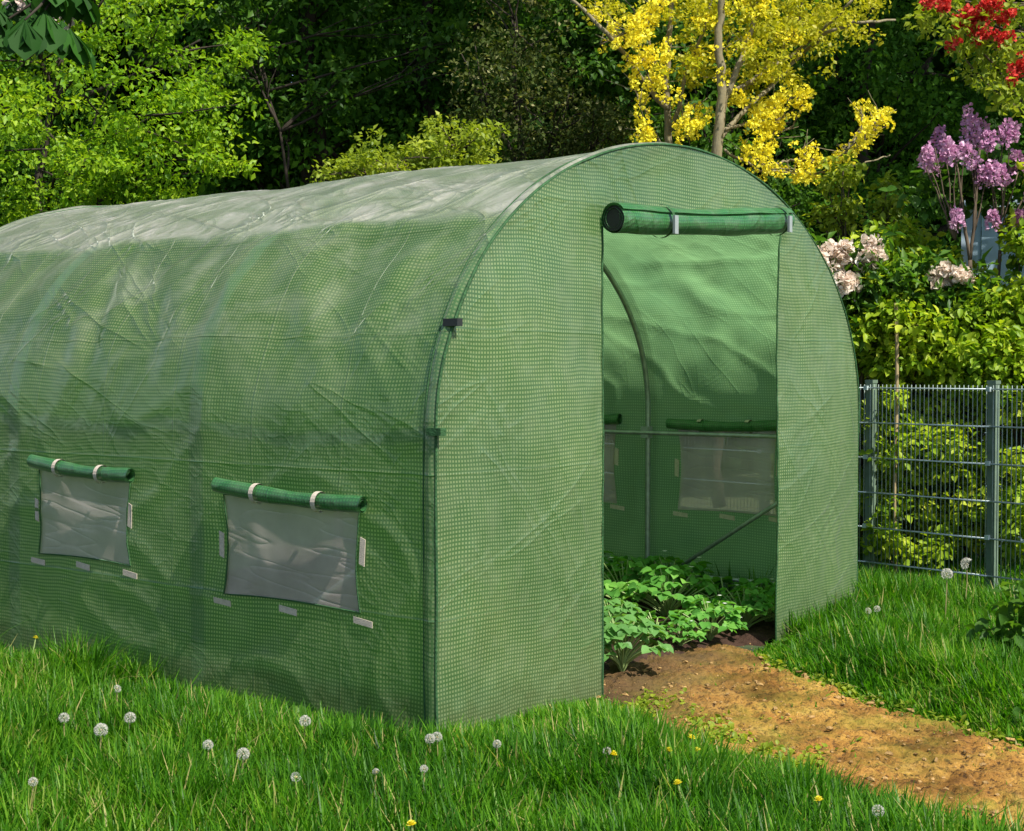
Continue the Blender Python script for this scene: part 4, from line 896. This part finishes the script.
cks = [(101, 730, 6.5, 'largest dandelion clock in the grass at lower left'), (130, 718, 5.5, 'dandelion clock just right of the largest one at lower left'),
       (64, 718, 5, 'dandelion clock beside pale dry blades, leftmost of the lit row'), (117, 689, 4, 'small dandelion clock in shade near the tunnel side wall'),
       (243, 754, 6, 'round dandelion clock below the gap between both side windows'), (208, 745, 5, 'smaller dandelion clock just left of the round one'),
       (305, 721, 5.5, 'dandelion clock close under the near side window'), (296, 777, 5, 'dandelion clock alone in open grass below the near side window'),
       (430, 739, 5, 'left one of two touching dandelion clocks at the tunnel corner'), (437, 737, 5, 'right one of two touching dandelion clocks at the tunnel corner'),
       (33, 782, 4.5, 'worn dandelion clock lowest at the left edge'), (376, 772, 3.5, 'tiny dandelion clock left of the corner in bright grass'), (424, 769, 4, 'small dandelion clock straight below the tunnel corner'),
       (497, 744, 4, 'small dandelion clock below the front panel left part'), (607, 751, 4, 'small dandelion clock below the left door jamb'), (878, 811, 6, 'dandelion clock at the bottom edge beside the sandy path'),
       (868, 611, 3.2, 'left one of two small dandelion clocks right of the tunnel'), (877, 609, 3.2, 'right one of two small dandelion clocks right of the tunnel'),
       (947, 574, 5.5, 'tall dandelion clock, lower one of the pair at the fence'), (967, 564, 6, 'tall dandelion clock, higher one of the pair at the fence')]
for i, (px, py, rp, lab) in enumerate(cks):
    hh = .115 if px < 940 else .26
    p = on_ground(px, py, hh); w = to_px(p)[0][2]; e = clock(hh, rp*w/FPX*1.08, i); e.location = (p[0]-.01, p[1], -.0); tag(e, lab, 'dandelion', 'dandelion clocks in the lawn')
def dandelion(hh, r):
    e = empty('dandelion_flower'); mb = MB(); mb.tube(wob((0, 0, -.06), (0, 0, hh), 5, .06), [.0024]*5, 5); mb.build('stem', M['stem'], e)
    P, D, N = [], [], []
    for ring, el, n in ((1, .25, 16), (.8, .7, 14), (.55, 1.1, 9)):
        for k in range(n):
            a = 2*PI*k/n+ring*2; D.append((math.cos(a)*math.cos(el), math.sin(a)*math.cos(el), math.sin(el))); P.append((0, 0, hh)); N.append((0, 0, 1.))
    V, F, k = leaves(np.array(P), np.array(D), np.array(N), r, .3, TP); np_mesh('petals', V, F, M['p_yellow'], e, rnd=np.repeat(rng.random(len(P)), k)); return e
yel = [(664, 754, 'yellow dandelion flower lower left of the mossy path corner'), (682, 740, 'yellow dandelion flower at the mossy path corner'), (688, 786, 'yellow dandelion flower in open grass left of the path'), (825, 803, 'yellow dandelion flower near the lower path edge'),
       (420, 826, 'yellow dandelion flower at the very bottom of the lawn'), (709, 752, 'yellow dandelion flower touching the left path edge'), (606, 756, 'pale yellow dandelion flower below the left door jamb'), (30, 640, 'yellow dandelion flower beside the side wall at far left')]
for px, py, lab in yel:
    p = on_ground(px, py, .10); e = dandelion(.105, .013); e.location = (p[0], p[1], 0); e.rotation_euler = (rng.normal()*.15, rng.normal()*.15, 0); tag(e, lab, 'dandelion', 'yellow dandelion flowers')
# broad leaved weed by the right edge
p = on_ground(1022, 668); e = empty('weed', p, label='dark broad leaved weed clump at the right edge of the lawn', cat='weed')
foliage('leaves', lobe((0, 0, .16), (.14, .14, .14), 18, (.05, .09)), 14, .055, M['l_mid'], e, T=T7)

# ------------------------------------------------------------------ light, sky, camera
SUN = unit(np.array([-.13, -.99, 0])*math.cos(math.radians(52))+np.array([0, 0, math.sin(math.radians(52))]))
sl = bpy.data.lights.new('sun', 'SUN'); sl.energy = 4.6; sl.angle = math.radians(.5); sl.color = (1, .95, .86)
so = bpy.data.objects.new('sun', sl); COL.objects.link(so); so.rotation_euler = Vector((-SUN).tolist()).to_track_quat('-Z', 'Y').to_euler()
wd_ = bpy.data.worlds.new('World'); scene.world = wd_; wd_.use_nodes = True; nt = wd_.node_tree
bg = nt.nodes['Background']; sk = nt.nodes.new('ShaderNodeTexSky'); sk.sky_type = 'NISHITA'; sk.sun_disc = False
sk.sun_elevation = math.asin(SUN[2]); sk.sun_rotation = math.atan2(SUN[0], SUN[1]); nt.links.new(sk.outputs[0], bg.inputs[0]); bg.inputs[1].default_value = .105
cd = bpy.data.cameras.new('camera'); co = bpy.data.objects.new('camera', cd); COL.objects.link(co); scene.camera = co
cd.sensor_width = 36; cd.lens = FPX/1024*36; cd.clip_start = .05; cd.clip_end = 500
co.location = CAM.tolist(); co.rotation_euler = (PI/2+PITCH, 0, -YAW)
vs = scene.view_settings; vs.view_transform = 'Standard'; vs.look = 'None'; vs.gamma = 1; vs.exposure = 0.82; vs.use_curve_mapping = False
scene.cycles.max_bounces = 10; scene.cycles.transparent_max_bounces = 12; scene.cycles.diffuse_bounces = 4; scene.cycles.use_denoising = True
scene.cycles.sample_clamp_indirect = 6
